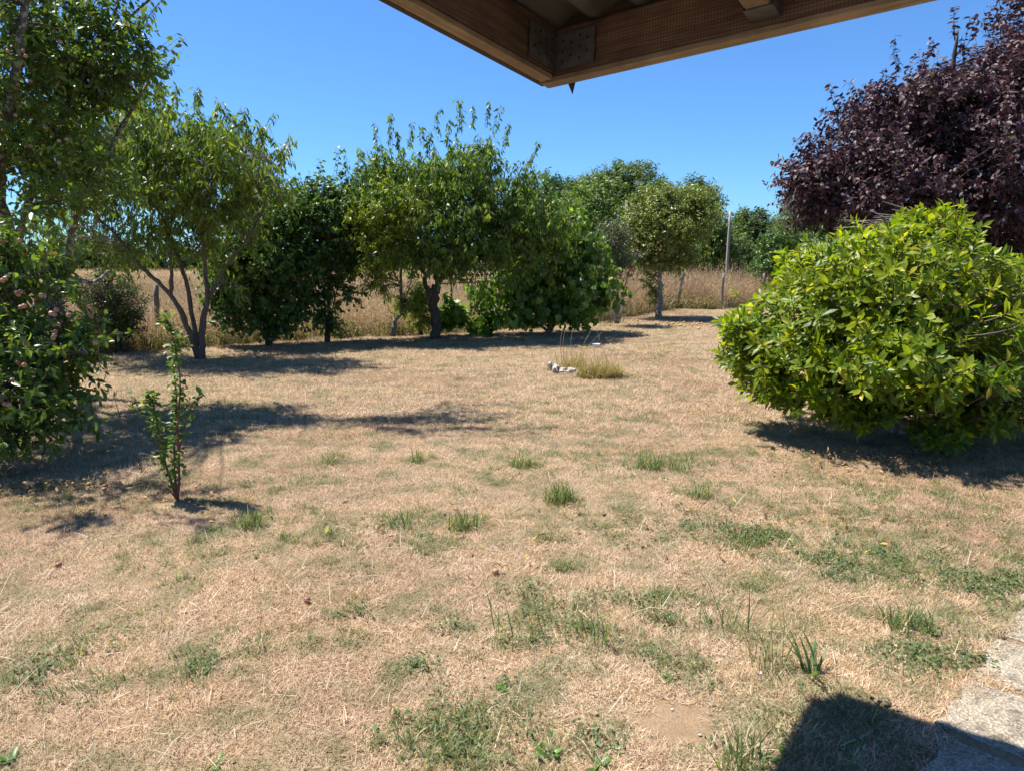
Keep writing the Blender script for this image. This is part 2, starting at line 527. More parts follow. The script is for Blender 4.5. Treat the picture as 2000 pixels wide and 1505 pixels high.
# small loose tufts fringe the bare earth and the path
fr_src = []
for k in range(4):
    V, F, t = blades(90, .10, .030, .011, .0019, 1.05, g, True)
    fr_src.append(src('fringe_turf_%d' % k, V, F, t, M['straw']))
q = np.stack([g.random(30000) * 9 - 3, 1.2 + g.random(30000) * 6, np.zeros(30000)], -1)
dp_ = (q - PA) @ pnor
jag = .04 + .05 * np.sin((q @ pdir) * 9) + .04 * np.sin((q @ pdir) * 23 + 1)
q = q[(bare(q, .42) & ~bare(q, -.02)) | ((dp_ > -.35) & (dp_ < jag))]
n = len(q); q[:, 2] = np.where(((q - PA) @ pnor) > 0, .015, 0)
instancer('fringe_turf', q, np.stack([np.zeros(n), np.zeros(n), g.random(n) * 6.283], -1), np.repeat((.7 + .5 * g.random(n))[:, None], 3, 1), g.integers(0, 4, n), fr_src, 'loose dry blades fringing the bare earth and the concrete path')
P = jgrid(-24, 26, 7.0, 25, .6, g)
P = P[visible(P, 500) & (P[:, 1] < lawn_far(P[:, 0]) + .2)]
n = len(P)
instancer('distant_dry_turf', P, np.stack([np.zeros(n), np.zeros(n), g.random(n) * 6.283], -1), np.repeat((.8 + .45 * g.random(n))[:, None], 3, 1), g.integers(0, 5, n), far_src, 'dry straw coloured blades of the lawn further off')

# ---- green grass in scattered patches: (px, py, spread px, number)
GREEN = [(1040, 890, 90, 60), (1010, 905, 40, 40), (1130, 890, 90, 50), (1240, 900, 50, 50), (1290, 905, 70, 90), (1340, 895, 50, 40), (1090, 970, 30, 40), (1365, 955, 40, 35), (645, 895, 30, 16), (815, 897, 16, 14), (750, 872, 14, 8),
         (490, 1018, 34, 40), (590, 1000, 40, 24), (550, 940, 50, 30), (785, 1018, 40, 36), (900, 1020, 50, 60), (660, 1050, 60, 40), (600, 1050, 50, 30), (1080, 1050, 24, 22), (1095, 1110, 18, 18), (835, 1065, 40, 30), (1130, 1015, 50, 30), (1220, 1020, 60, 30), (960, 935, 40, 22), (900, 960, 30, 14),
         (1470, 1050, 40, 50), (1520, 990, 90, 60), (1600, 1090, 60, 50), (1680, 1010, 100, 60), (1800, 1040, 120, 60), (1900, 1130, 100, 80), (1780, 1110, 90, 50), (1700, 1100, 60, 40), (1960, 1080, 80, 60), (1480, 1140, 40, 26), (1390, 1050, 60, 26),
         (1770, 1210, 60, 70), (1850, 1235, 40, 30), (1820, 1280, 50, 40), (1410, 1190, 46, 40), (1540, 1280, 60, 44), (1490, 1250, 50, 30), (1130, 1210, 60, 70), (1210, 1210, 50, 50), (1010, 1205, 60, 46), (1300, 1160, 24, 18), (1180, 1230, 50, 40),
         (690, 1195, 26, 22), (660, 1240, 30, 16), (540, 1270, 26, 14), (230, 1215, 40, 20), (110, 1290, 50, 40), (130, 1300, 40, 30), (250, 1320, 30, 24), (380, 1285, 40, 30), (400, 1310, 40, 40), (150, 1380, 40, 24), (520, 1260, 30, 20), (600, 1260, 40, 20), (60, 1320, 50, 26),
         (870, 1440, 60, 90), (920, 1410, 60, 60), (960, 1450, 60, 60), (820, 1420, 50, 40), (900, 1480, 70, 70), (1010, 1270, 40, 20), (1090, 1290, 40, 20), (1330, 1310, 40, 22), (1310, 1290, 40, 16), (1440, 1480, 50, 50), (1470, 1420, 40, 20), (1700, 1440, 90, 50), (1640, 1440, 80, 40),
         (1880, 1330, 40, 36), (1470, 880, 60, 30), (1600, 940, 60, 36), (1250, 740, 60, 40), (1390, 700, 60, 40), (1310, 690, 60, 34), (1420, 820, 30, 18), (1200, 800, 90, 30), (1050, 800, 70, 26), (1040, 845, 50, 26), (660, 850, 60, 20), (1250, 850, 70, 30), (700, 930, 60, 24), (480, 960, 60, 30),
         (800, 670, 70, 40), (880, 672, 60, 40), (740, 668, 60, 30), (1240, 605, 50, 30), (1390, 615, 30, 20), (300, 705, 60, 20), (150, 960, 80, 40), (60, 990, 60, 30), (400, 1060, 70, 26), (350, 1100, 70, 20), (1870, 1000, 100, 50), (1950, 990, 70, 40), (1720, 960, 60, 30), (350, 880, 60, 20)]
pts, sc = [], []
for px, py, sp, k in GREEN:
    k = max(6, int(k * (1.0 if gnd(px, py)[1] > 3.2 else .36))); sp = sp * (1.5 if gnd(px, py)[1] > 3.2 else 2.2)
    c = gnd(px, py); c2 = gnd(px + sp, py)
    rr = abs(c2[0] - c[0])
    q = np.zeros((k, 3)); q[:, 0] = c[0] + g.normal(size=k) * rr * .62; q[:, 1] = c[1] + g.normal(size=k) * rr * .5
    pts.append(q); sc.append((.36 + .7 * g.random(k) ** 1.8) * (1.15 if c[1] > 7 else .85))
# general sprinkle, thicker on the right side
q = np.stack([g.random(11000) * 22 - 11, 1.5 + 16 * g.random(11000) ** 1.4, np.zeros(11000)], -1)
keep = g.random(11000) < .30 + .35 * np.clip((q[:, 0]) / 4, 0, 1) * (q[:, 1] < 9)
w1 = np.sin(q[:, 0] * 5.1 + 1.9 * np.sin(q[:, 1] * 3.7)) * np.sin(q[:, 1] * 6.6 + 1.5 * np.sin(q[:, 0] * 2.7)) + .6 * np.sin(q[:, 0] * 1.3 + q[:, 1] * .9)
keep &= w1 + .25 * g.normal(size=11000) > .42
q = q[keep]
pts.append(q); sc.append(.32 + .4 * g.random(len(q)))
P = np.vstack(pts); sc = np.concatenate(sc)
ok = ~bare(P) & ~on_path(P, 0) & (P[:, 1] < lawn_far(P[:, 0]))
P, sc = P[ok], sc[ok]
green_src = []
for k in range(6):
    V, F, t = blades(28, .11, .066, .026, .0036, .62, g, True, .8)
    green_src.append(src('green_tuft_%d' % k, V, F, t, M['green_grass']))
n = len(P)
instancer('green_grass', P, np.stack([np.zeros(n), np.zeros(n), g.random(n) * 6.283], -1), np.stack([sc * 1.15, sc * 1.15, sc * .9], -1), g.integers(0, 6, n), green_src, 'sparse green grass surviving in patches of the dry lawn')

# low creeping clover like weeds, darker than the grass
cw = []
for k in range(4):
    n_ = 34
    r_ = .09 * g.random(n_) ** .8; a_ = g.random(n_) * 6.283
    pp = np.stack([r_ * np.cos(a_), r_ * np.sin(a_), .012 + .022 * g.random(n_)], -1)
    dd_ = np.stack([np.cos(g.random(n_) * 6.283), np.sin(g.random(n_) * 6.283), .2 * g.normal(size=n_)], -1)
    V, F, kk = leaf_arrays(pp, dd_, unit(np.array([0, 0, 1.]) + .45 * g.normal(size=(n_, 3))), np.full(n_, .017), np.full(n_, .011), .3 * g.random(n_), 'simple')
    cw.append(src('creeping_weed_%d' % k, V, F, np.repeat(g.random(n_) * .9, kk), M['creeper']))
pts = []
for px, py, sp, k in [(1470, 1052, 36, 60), (1590, 1095, 46, 50), (1690, 1100, 46, 36), (1740, 1085, 50, 30), (1920, 1140, 70, 70), (1960, 1160, 40, 40), (1800, 1130, 60, 24), (1560, 1100, 60, 20), (1520, 1030, 80, 24), (1390, 1040, 60, 20), (680, 1195, 24, 16), (880, 1222, 18, 12), (1015, 1150, 24, 20), (810, 1300, 22, 14), (1200, 1205, 60, 40), (1040, 1230, 40, 24), (1900, 1110, 60, 30), (1810, 1280, 36, 30), (1770, 1290, 30, 24), (1850, 1275, 40, 20), (400, 1310, 24, 10), (1620, 1440, 70, 30), (1740, 1450, 60, 24), (1190, 1440, 30, 14), (90, 1290, 60, 24), (250, 1240, 60, 12), (1330, 1300, 30, 14), (960, 1400, 80, 20), (840, 1430, 60, 24), (380, 940, 90, 20), (160, 960, 120, 40), (1040, 1300, 60, 12), (1270, 1010, 70, 20), (1650, 960, 90, 20)]:
    c = gnd(px, py); rr = abs(gnd(px + sp, py)[0] - c[0])
    k = max(3, int(k * .30)); q = np.zeros((k, 3)); q[:, 0] = c[0] + g.normal(size=k) * rr * 1.2; q[:, 1] = c[1] + g.normal(size=k) * rr * .9
    pts.append(q)
P = np.vstack(pts); P = P[~bare(P) & ~on_path(P, 0)]; n = len(P); sc = .6 + .7 * g.random(n)
instancer('creeping_weeds', P, np.stack([np.zeros(n), np.zeros(n), g.random(n) * 6.283], -1), np.repeat(sc[:, None], 3, 1), g.integers(0, 4, n), cw, 'low dark green creeping weeds in patches of the dry lawn')

# ---- tall dry grass of the field beyond the lawn
def tall_straw(n, area, h, g, w=.006):
    V, F, t = blades(n, area, h, h * .3, w, .26, g, True, .8)
    # seed heads near the tips of a third of the stalks
    tips = V.reshape(-1, 5, 3)[:, 4]; mids = V.reshape(-1, 5, 3)[:, 3]
    s = g.random(n) < .45
    P0 = tips[s]; D = unit(tips[s] - mids[s]); k = s.sum()
    lv_, lf, kk = leaf_arrays(P0 - D * .06, D, unit(g.normal(size=(k, 3))), np.full(k, .11), np.full(k, .018), np.full(k, .15), 'simple')
    return np.vstack([V, lv_]), np.vstack([F, lf + len(V)]), np.concatenate([t, np.repeat(.4 + .6 * g.random(k), kk)])


def field_mat():
    m, nt, b, out = newmat('field_straw')
    a = nd(nt, 'ShaderNodeAttribute', attribute_name='tint')
    c = ramp(nt, a.outputs['Fac'], [(0, (0.237, 0.156, 0.076)), (.4, (0.383, 0.268, 0.139)), (.8, (0.510, 0.372, 0.205)), (1, (0.602, 0.458, 0.286))])
    n1 = noise(nt, pos(nt), .8, 5, .65)
    c = mixc(nt, .5, c, ramp(nt, n1, [(.32, (.66, .52, .40)), (.5, (1, .93, .84)), (.62, (.95, .88, .74)), (.72, (.66, .72, .48))]), 'MULTIPLY')
    nt.links.new(c, b.inputs['Base Color']); b.inputs['Roughness'].default_value = .7
    t = nd(nt, 'ShaderNodeBsdfTranslucent'); nt.links.new(c, t.inputs['Color'])
    mx = nd(nt, 'ShaderNodeMixShader'); mx.inputs[0].default_value = .3
    nt.links.new(b.outputs[0], mx.inputs[1]); nt.links.new(t.outputs[0], mx.inputs[2])
    nt.links.new(mx.outputs[0], out.inputs['Surface'])
    return m


M['field_straw'] = field_mat()
fs = []
for k in range(5):
    V, F, t = tall_straw(110, .55, .78, g)
    fs.append(src('field_straw_%d' % k, V, F, t, M['field_straw']))
P = np.vstack([jgrid(-20, 24, 11, 30, .36, g), jgrid(-34, 34, 30, 48, .75, g), jgrid(-60, 60, 48, 84, 1.6, g)])
P = P[(P[:, 1] > lawn_far(P[:, 0]) + .5 + .3 * g.random(len(P))) & visible(P, 200) & ~((P[:, 0] > 8.5) & (P[:, 1] < 24))]
n = len(P)
dd = P[:, 1] - lawn_far(P[:, 0])
P_n = .5 + .5 * np.sin(P[:, 0] * 1.9 + 2 * np.sin(P[:, 1] * 1.3)) * np.sin(P[:, 1] * 1.6 + P[:, 0] * .8)
hz = (.42 + .35 * g.random(n) + .3 * P_n) * np.where(P[:, 0] > 2.0, 1.45, .95) * np.clip(.55 + dd * .35, .5, 1)
xy = np.where(P[:, 1] > 30, 1.6, 1.0) * np.where(P[:, 1] > 48, 1.7, 1.0)
instancer('field_grass', P, np.stack([np.zeros(n), np.zeros(n), g.random(n) * 6.283], -1), np.stack([xy, xy, hz], -1), g.integers(0, 5, n), fs, 'tall dry straw coloured grass of the field beyond the garden')

# green and brown weeds tangled along the foot of the fence
ws = []
for k in range(4):
    V, F, t = blades(50, .35, .34, .12, .007, .5, g, True, .9)
    n_ = 70
    pp = np.stack([.16 * g.normal(size=n_), .16 * g.normal(size=n_), .05 + .3 * g.random(n_)], -1)
    lv_, lf, kk = leaf_arrays(pp, unit(g.normal(size=(n_, 3))), unit(g.normal(size=(n_, 3)) + np.array([0, 0, 1.])), np.full(n_, .05), np.full(n_, .022), .2 * g.random(n_), 'simple')
    ws.append(src('fence_weed_%d' % k, np.vstack([V, lv_]), np.vstack([F, lf + len(V)]), np.concatenate([t, np.repeat(g.random(n_), kk)]), M['weed_mix']))
xx = np.concatenate([g.random(330) * 26 - 16])
P = np.stack([xx, lawn_far(xx) + .25 + .55 * g.random(len(xx)) ** 2, np.zeros(len(xx))], -1)
P = P[visible(P, 200)]; n = len(P)
instancer('fence_weeds', P, np.stack([np.zeros(n), np.zeros(n), g.random(n) * 6.283], -1), np.repeat((.5 + .9 * g.random(n))[:, None], 3, 1), g.integers(0, 4, n), ws, 'tangled green and brown weeds along the foot of the fence')

# ---- concrete slab path
def concrete_mat():
    m, nt, b, out = newmat('aggregate_concrete')
    p = nd(nt, 'ShaderNodeTexCoord').outputs['Object']
    v = nd(nt, 'ShaderNodeTexVoronoi'); v.inputs['Scale'].default_value = 95
    nt.links.new(p, v.inputs['Vector'])
    n1 = noise(nt, p, 7, 5, .65)
    n2 = noise(nt, p, 160, 3, .6)
    c = ramp(nt, n1, [(.28, (.20, .17, .13)), (.45, (.50, .43, .33)), (.58, (.58, .50, .39)), (.72, (.72, .63, .50))])
    c = mixc(nt, .75, c, ramp(nt, v.outputs['Distance'], [(.1, (1, .97, .9)), (.6, (.36, .34, .32))]), 'MULTIPLY')
    c = mixc(nt, .5, c, ramp(nt, n2, [(.35, (.4, .4, .4)), (.6, (1, 1, 1))]), 'MULTIPLY')
    n5 = noise(nt, p, 26, 5, .75)
    c = mixc(nt, .85, c, ramp(nt, n5, [(.36, (.38, .35, .31)), (.48, (1, 1, 1))]), 'MULTIPLY')
    nt.links.new(c, b.inputs['Base Color']); b.inputs['Roughness'].default_value = .9
    inv = nd(nt, 'ShaderNodeMath', operation='MULTIPLY_ADD'); inv.inputs[1].default_value = -1; inv.inputs[2].default_value = 1
    nt.links.new(v.outputs['Distance'], inv.inputs[0])
    bump(nt, b, inv.outputs[0], .7, .008)
    return m


M['concrete'] = concrete_mat()
ang = math.atan2(pdir[1], pdir[0])
pv = []
for s, d in ((-3.0, .03), (2.6, .03), (2.6, 1.6), (-3.0, 1.6)):
    q = PA + pdir * s + pnor * d; pv.append((q[0], q[1], .016))
path = link('path', mesh_poly('path', pv[::-1], [(0, 1, 2, 3)]), None, M['lawn_soil'])
tag(path, 'path of pale exposed aggregate concrete slabs at the lawn edge', None, None, 'structure')


def slab_mesh(w, l, seed):
    g = np.random.default_rng(seed)
    bm = bmesh.new()
    nx, ny = 8, 5
    vs = {}
    for i in range(nx + 1):
        for j in range(ny + 1):
            x = w * i / nx; y = l * j / ny
            if i in (0, nx): x += g.normal() * .010
            if j in (0, ny): y += g.normal() * .008
            vs[i, j] = bm.verts.new((x, y, .022 + g.normal() * .0012 - (.006 if i in (0, nx) or j in (0, ny) else 0)))
    for i in range(nx):
        for j in range(ny): bm.faces.new((vs[i, j], vs[i + 1, j], vs[i + 1, j + 1], vs[i, j + 1]))
    r = bmesh.ops.extrude_face_region(bm, geom=bm.faces[:])
    for v in r['geom']:
        if isinstance(v, bmesh.types.BMVert): v.co.z = 0
    bmesh.ops.recalc_face_normals(bm, faces=bm.faces)
    me = bpy.data.meshes.new('slab'); bm.to_mesh(me); bm.free()
    return me


for k in range(-6, 6):
    me = slab_mesh(1.25, .37, 40 + k)
    q = PA + pdir * (.30 + k * .425) + pnor * (.015 * ((k * 7) % 3) - .01)
    o = link('slab', me, path, M['concrete'])
    o.matrix_basis = Matrix.Translation((q[0], q[1], .004)) @ Matrix.Rotation(ang - math.pi / 2, 4, 'Z') @ Matrix.Rotation(R(((k * 5) % 3 - 1) * 1.1), 4, 'Z')

# ------------------------------------------------------------------ foliage builder
def leaf_parts(root, P, D, N, L, Wd, tint, bend, shape, mat, sel):
    """the leaves that show largest: one object each, eight shared meshes"""
    T, F = LEAFSHAPE[shape]
    base = np.array(root.location)
    var = {}
    rat = float(np.mean(Wd / L)); 
    tq = np.array([.06, .22, .38, .52, .66, .8, .9, .99])
    for i in sel:
        k = int(np.argmin(np.abs(tq - tint[i]))) * 3 + int(min(2, max(0, bend[i] / .16)))
        if k not in var:
            bd = (k % 3) * .16 + .06
            z = T[:, 2] * rat * 2.2 - bd * T[:, 1] ** 2
            V = np.stack([T[:, 0] * rat, T[:, 1], z], -1)
            var[k] = mesh_tris('leaf', V, F, np.full(len(T), tq[k // 3]))
            var[k].materials.append(mat)
        d = unit(D[i:i + 1])[0]; s = unit(np.cross(d, N[i])[None])[0]; nn = np.cross(s, d)
        o = bpy.data.objects.new('leaf', var[k]); C.objects.link(o); o.parent = root
        p = P[i] - base; l = float(L[i])
        o.matrix_basis = Matrix(((s[0] * l, d[0] * l, nn[0] * l, p[0]), (s[1] * l, d[1] * l, nn[1] * l, p[1]), (s[2] * l, d[2] * l, nn[2] * l, p[2]), (0, 0, 0, 1)))


def pick_visible(P, L, cell=22, limit=300):
    x, y, d = proj(P)
    ins = np.where((x > 0) & (x < 2000) & (y > 0) & (y < 1505))[0]
    best = {}
    for i in ins:
        k = (int(x[i] // cell), int(y[i] // cell))
        if k not in best or d[i] < d[best[k]]: best[k] = i
    c = np.array(list(best.values()), dtype=int)
    if len(c) == 0: return c
    return c[np.argsort(-(L[c] / d[c]))][:limit]


def grow(root, limbs, blobs, n_clu, tw_per, lf_per, leaf, mat, bark, seed, clu_r=.28, tw_len=.35, up=.25, droop=.6,
         shape='simple', twig_mat=None, n_parts=0, shoots=(), tw_r=.003, shell=.45, zmin=.06, tidy=.3, r_branch=.012, cell=22, branches=True):
    """limbs: world polylines with radii; blobs: (centre, radii, weight).  Leaves sit along twigs, twigs in clumps, clumps in the blobs."""
    g = np.random.default_rng(seed)
    base = np.array(root.location)
    nodes = []
    first = True
    for pts, r0, r1 in limbs:
        V, F, c = limb_mesh('l', pts, r0, r1, n=max(8, 4 * len(pts)), sides=9 if r0 > .04 else 6, flare=.3 if first else 0, seed=seed + len(nodes))
        me = mesh_tris('trunk' if first else 'limb', V - base, F, None, True)
        link('trunk' if first else 'limb', me, root, bark)
        nodes.append(c); first = False
    nodes = np.vstack(nodes) if nodes else np.zeros((0, 3))
    bc = np.array([b[0] for b in blobs], dtype=float); br = np.array([b[1] for b in blobs], dtype=float)
    bw = np.array([(b[2] if len(b) > 2 else 1.) * (np.prod(b[1]) ** (2 / 3.)) for b in blobs])
    ib = g.choice(len(blobs), n_clu, p=bw / bw.sum())
    u = unit(g.normal(size=(n_clu, 3)))
    rad = g.random(n_clu) ** shell
    cc = bc[ib] + u * rad[:, None] * br[ib]
    cr = clu_r * (.65 + .7 * g.random(n_clu))
    ctint = g.normal(size=n_clu) * .13
    VV, FF = [], []
    off = 0
    if len(nodes) and branches:
        # branchlets from the nearest limb to each clump
        dist = np.linalg.norm(nodes[None] - cc[:, None], axis=2) + 1.2 * np.maximum(0, nodes[None, :, 2] - cc[:, None, 2])
        j = np.argmin(dist, axis=1)
        a = nodes[j]; t = np.linspace(0, 1, 6)[None, :, None]
        mid = (a + cc) / 2 + g.normal(size=cc.shape) * .06 * np.linalg.norm(cc - a, axis=1)[:, None] + np.array([0, 0, .05])
        B = (1 - t) ** 2 * a[:, None] + 2 * t * (1 - t) * mid[:, None] + t ** 2 * cc[:, None]
        B[:, 1:-1] += g.normal(size=(n_clu, 4, 3)) * .012
        rb = np.linspace(r_branch, r_branch * .3, 6)[None] * (.6 + .6 * g.random(n_clu))[:, None]
        v, f = tubes(B, rb, 4); VV.append(v); FF.append(f); off += len(v)
    # twigs
    nt_ = n_clu * tw_per
    ic = np.repeat(np.arange(n_clu), tw_per)
    tu = unit(g.normal(size=(nt_, 3)))
    out_dir = unit((cc - bc[ib]) / br[ib] + 1e-6)[ic]
    td = unit(tu * .75 + out_dir * .55 + np.array([0, 0, up]))
    tl = tw_len * (.5 + g.random(nt_))
    tp = cc[ic] + tu * (cr[ic] * g.random(nt_) ** .5)[:, None]
    t = np.linspace(-.5, .5, 4)
    TP = tp[:, None] + td[:, None] * (t[None, :] * tl[:, None])[..., None]
    TP[:, :, 2] -= droop * .12 * tl[:, None] * ((t + .5)[None, :] ** 2) * 2
    TP[:, 1:3] += g.normal(size=(nt_, 2, 3)) * .03 * tl[:, None, None]
    for (p0, p1, dens) in shoots:
        # explicit leading shoots breaking the outline
        c = spline([p0, (np.array(p0) + p1) / 2 + g.normal(size=3) * .04, p1], 4)
        TP = np.concatenate([TP] + [c[None] + g.normal(size=(1, 1, 3)) * (.10 if dens > 5 and n_parts else .025) for _ in range(dens)])
        ic = np.concatenate([ic, np.full(dens, 0)])
    nt_ = len(TP)
    ok = TP[:, :, 2].min(axis=1) > zmin
    TP, ic = TP[ok], ic[ok]; nt_ = len(TP)
    v, f = tubes(TP, np.repeat(np.array([[1.3, 1.0, .7, .4]]) * tw_r, nt_, 0), 3)
    VV.append(v); FF.append(f + off)
    me = mesh_tris('twigs', np.vstack(VV) - base, np.vstack(FF))
    tag(link('twigs', me, root, twig_mat or M['twig']), kind='stuff')
    # leaves
    nl = nt_ * lf_per
    it = np.repeat(np.arange(nt_), lf_per)
    s = np.tile((np.arange(lf_per) + .5) / lf_per, nt_) * .9 + .1 + g.normal(size=nl) * .03
    s = np.clip(s, 0, 1) * 3
    k0 = np.minimum(s.astype(int), 2); fr = (s - k0)[:, None]
    P = TP[it, k0] * (1 - fr) + TP[it, k0 + 1] * fr
    tdir = unit(TP[it, k0 + 1] - TP[it, k0])
    az = np.tile(np.arange(lf_per) * 2.4, nt_) + np.repeat(g.random(nt_) * 6.283, lf_per) + g.normal(size=nl) * .4
    ref = unit(np.cross(tdir, np.where(np.abs(tdir[:, 2:]) > .9, np.array([[1., 0, 0]]), np.array([[0, 0, 1.]]))))
    per = ref * np.cos(az)[:, None] + np.cross(tdir, ref) * np.sin(az)[:, None]
    D = unit(tdir * .45 + per * .85 + np.array([0, 0, -1.]) * (droop * (.6 + .8 * g.random(nl)))[:, None])
    Nn = unit(np.array([0, 0, 1.]) * tidy + tdir * .35 + g.normal(size=(nl, 3)) * .42)
    L = leaf[0] * (.62 + .6 * g.random(nl)); Wd = L * leaf[1] * (.85 + .3 * g.random(nl))
    bend = np.clip(.10 + .16 * g.normal(size=nl) + droop * .10, -.05, .55)
    tint = np.clip(.5 + ctint[ic[it]] + g.normal(size=nl) * .22, 0, 1)
    tint = np.where(g.random(nl) < .018, .995, np.minimum(tint, .94))
    ok = P[:, 2] > zmin
    P, D, Nn, L, Wd, bend, tint = [q[ok] for q in (P, D, Nn, L, Wd, bend, tint)]
    if n_parts:
        sel = pick_visible(P, L, cell, n_parts)
        leaf_parts(root, P, D, Nn, L, Wd, tint, bend, shape, mat, sel)
        m = np.ones(len(P), bool); m[sel] = False
        P, D, Nn, L, Wd, bend, tint = [q[m] for q in (P, D, Nn, L, Wd, bend, tint)]
    V, F, kk = leaf_arrays(P, D, Nn, L, Wd, bend, shape)
    me = mesh_tris('crown', V - base, F, np.repeat(tint, kk))
    tag(link('crown', me, root, mat), kind='stuff')
    return TP


def blob(px, py, Y, rx, ry, rd, w=1.0):
    s = Y / FPX / CP * 1.0
    return (at(px, py, Y), (rx * s, rd, ry * s), w)


def pl(*a):
    return [at(*q) for q in a]


# ------------------------------------------------------------------ far trees beyond the field
def far_tree(name, label, blobs, base_px, Y, mat, n_clu, leaf, seed, clu=.5, tw=6, lf=6, up=.5, trunk=.18, group='trees beyond the field', droop=.3):
    bx = at(base_px[0], base_px[1], Y); bx[2] = 0
    t = thing(name, bx, label, 'tree', group)
    topz = max(b[0][2] for b in blobs)
    c = np.mean([b[0] for b in blobs], axis=0)
    grow(t, [([bx, bx * .6 + c * .4 * np.array([1, 1, .8]), np.array([c[0], c[1], topz])], trunk, trunk * .3)], blobs, n_clu, tw, lf, leaf, mat, M['bark_dark'], seed,
         clu_r=clu, tw_len=clu * 1.3, up=up, droop=droop, tw_r=.012, r_branch=.03, zmin=.02, shell=.38)
    return t


far_tree('willow_tree', 'broad rounded green tree rising highest behind the apple tree', [blob(1230, 410, 58, 75, 86, 4), blob(1175, 410, 58, 75, 76, 4), blob(1285, 440, 57, 34, 80, 3), blob(1210, 480, 58, 100, 60, 3), blob(1100, 410, 59, 50, 55, 3)], (1210, 540), 58, M['far_b'], 1500, (.30, .38), 101, .5, 9, 6, 1.0)
far_tree('olive_green_tree', 'olive green round tree just left of the tallest rounded one', [blob(1150, 425, 50, 58, 60, 3), blob(1165, 480, 50, 60, 70, 3), blob(1115, 470, 50, 50, 60, 3)], (1150, 540), 50, M['far_a'], 480, (.32, .42), 102, .55, 8, 6)
far_tree('dark_tree', 'dark green tree at the left end of the far clump beside the fig', [blob(1075, 420, 54, 50, 70, 3), blob(1060, 490, 54, 60, 60, 3), blob(1010, 450, 56, 50, 60, 3)], (1070, 540), 54, M['far_d'], 280, (.34, .42), 103, .6, 8, 6)
far_tree('dark_pointed_tree', 'dark tree with pointed top standing right behind the apple tree', [blob(1365, 420, 38, 40, 60, 1.6), blob(1360, 380, 38, 25, 28, 1), blob(1370, 490, 38, 50, 50, 1.6)], (1365, 545), 38, M['far_d'], 260, (.24, .36), 104, .4, 7, 6, 1.0)
far_tree('shadowy_tree', 'nearly black bushy tree low behind the apple tree near the pole', [blob(1400, 505, 36, 40, 40, 1.5), blob(1330, 515, 36, 40, 30, 1.5)], (1400, 548), 36, M['far_d'], 160, (.22, .4), 105, .4, 7, 6)
far_tree('light_green_tree', 'light green tree left of the utility pole', [blob(1395, 450, 33, 28, 40, 1.1), blob(1400, 490, 33, 30, 34, 1.1)], (1396, 548), 33, M['far_a'], 110, (.2, .4), 106, .35, 7, 6)
hz = [(1446, 485, 24, 62, 52, 'narrow dark tree with spiky top just right of the pole'), (1482, 480, 24, 64, 53, 'tall narrow dark tree second right of the pole'), (1520, 492, 28, 58, 52, 'dark blunt tree third right of the pole'), (1560, 490, 30, 58, 51, 'dark bushy tree behind the laurel shrub'), (1605, 488, 34, 56, 50, 'dark tree furthest right in the far row below the purple crown'), (1422, 500, 20, 50, 54, 'small dark tree directly behind the pole')]
for i, (x, y, rx, ry, Y, lb) in enumerate(hz):
    far_tree('row_tree', lb, [blob(x, y, Y, rx, ry, 1.8), blob(x + 2, y - ry * .75, Y, rx * .4, ry * .42, .9)], (x, 545), Y, M['far_d'] if i % 2 else M['far_a'], 190, (.27, .38), 110 + i, .42, 7, 6, 1.4)
far_tree('rounded_bush', 'bluish green round bush behind the pole base', [blob(1440, 500, 42, 34, 34, 1.4)], (1440, 545), 42, M['far_b'], 120, (.2, .38), 121, .4, 7, 6)
# distant hedge along the left of the field
hp = thing('field_hedge', (-55, 92, 0), 'distant dark hedge along the far side of the field on the left', 'hedge')
grow(hp, [], [(np.array([x, 92 + 2 * math.sin(x), 1.2 + .8 * math.sin(x * .37) ** 2]), (5, 2, 2.2 + 1.2 * math.sin(x * .6) ** 2), 1) for x in range(-90, 40, 6)], 1700, 6, 5, (.6, .5), M['far_d'], M['bark_dark'], 131, clu_r=.9, tw_len=1.0, tw_r=.02)

# ---- poles and wires
M['pole'] = flat_mat('pole_concrete', (.30, .27, .22), (.44, .40, .34), 6, .9)
M['pole_wood'] = flat_mat('pole_wood', (.20, .15, .11), (.32, .25, .19), 6, .9)
M['wire'] = flat_mat('wire', (.05, .05, .05), (.10, .10, .10), 4, .6)


def pole(px, ytop, ybot, Y, r, mat, label, arm=True):
    top = at(px, ytop, Y); base = top.copy(); base[2] = 0
    t = thing('utility_pole', base, label, 'utility pole')
    V, F, _ = limb_mesh('p', [np.array([0, 0, -.1]), np.array([-.0, 0, top[2]])], r * 1.25, r * .8, 8, 8, .01)
    link('shaft', mesh_tris('shaft', V, F, None, True), t, mat)
    if arm:
        bm = bmesh.new(); bmesh.ops.create_cube(bm, size=1, matrix=Matrix.Translation((0, 0, top[2] - .12)) @ Matrix.Diagonal((1.1, .08, .09, 1)))
        me = bpy.data.meshes.new('crossarm'); bm.to_mesh(me); bm.free(); link('crossarm', me, t, M['pole_wood'])
        for x in (-.45, .45, 0.12):
            V, F = tubes(np.array([[[x, 0, top[2] - .08], [x, 0, top[2] - .0], [x, 0, top[2] + .08]]]), np.array([[.02, .045, .03]]), 6)
            link('insulator', mesh_tris('insulator', V, F), t, M['pole'])
    return t, top


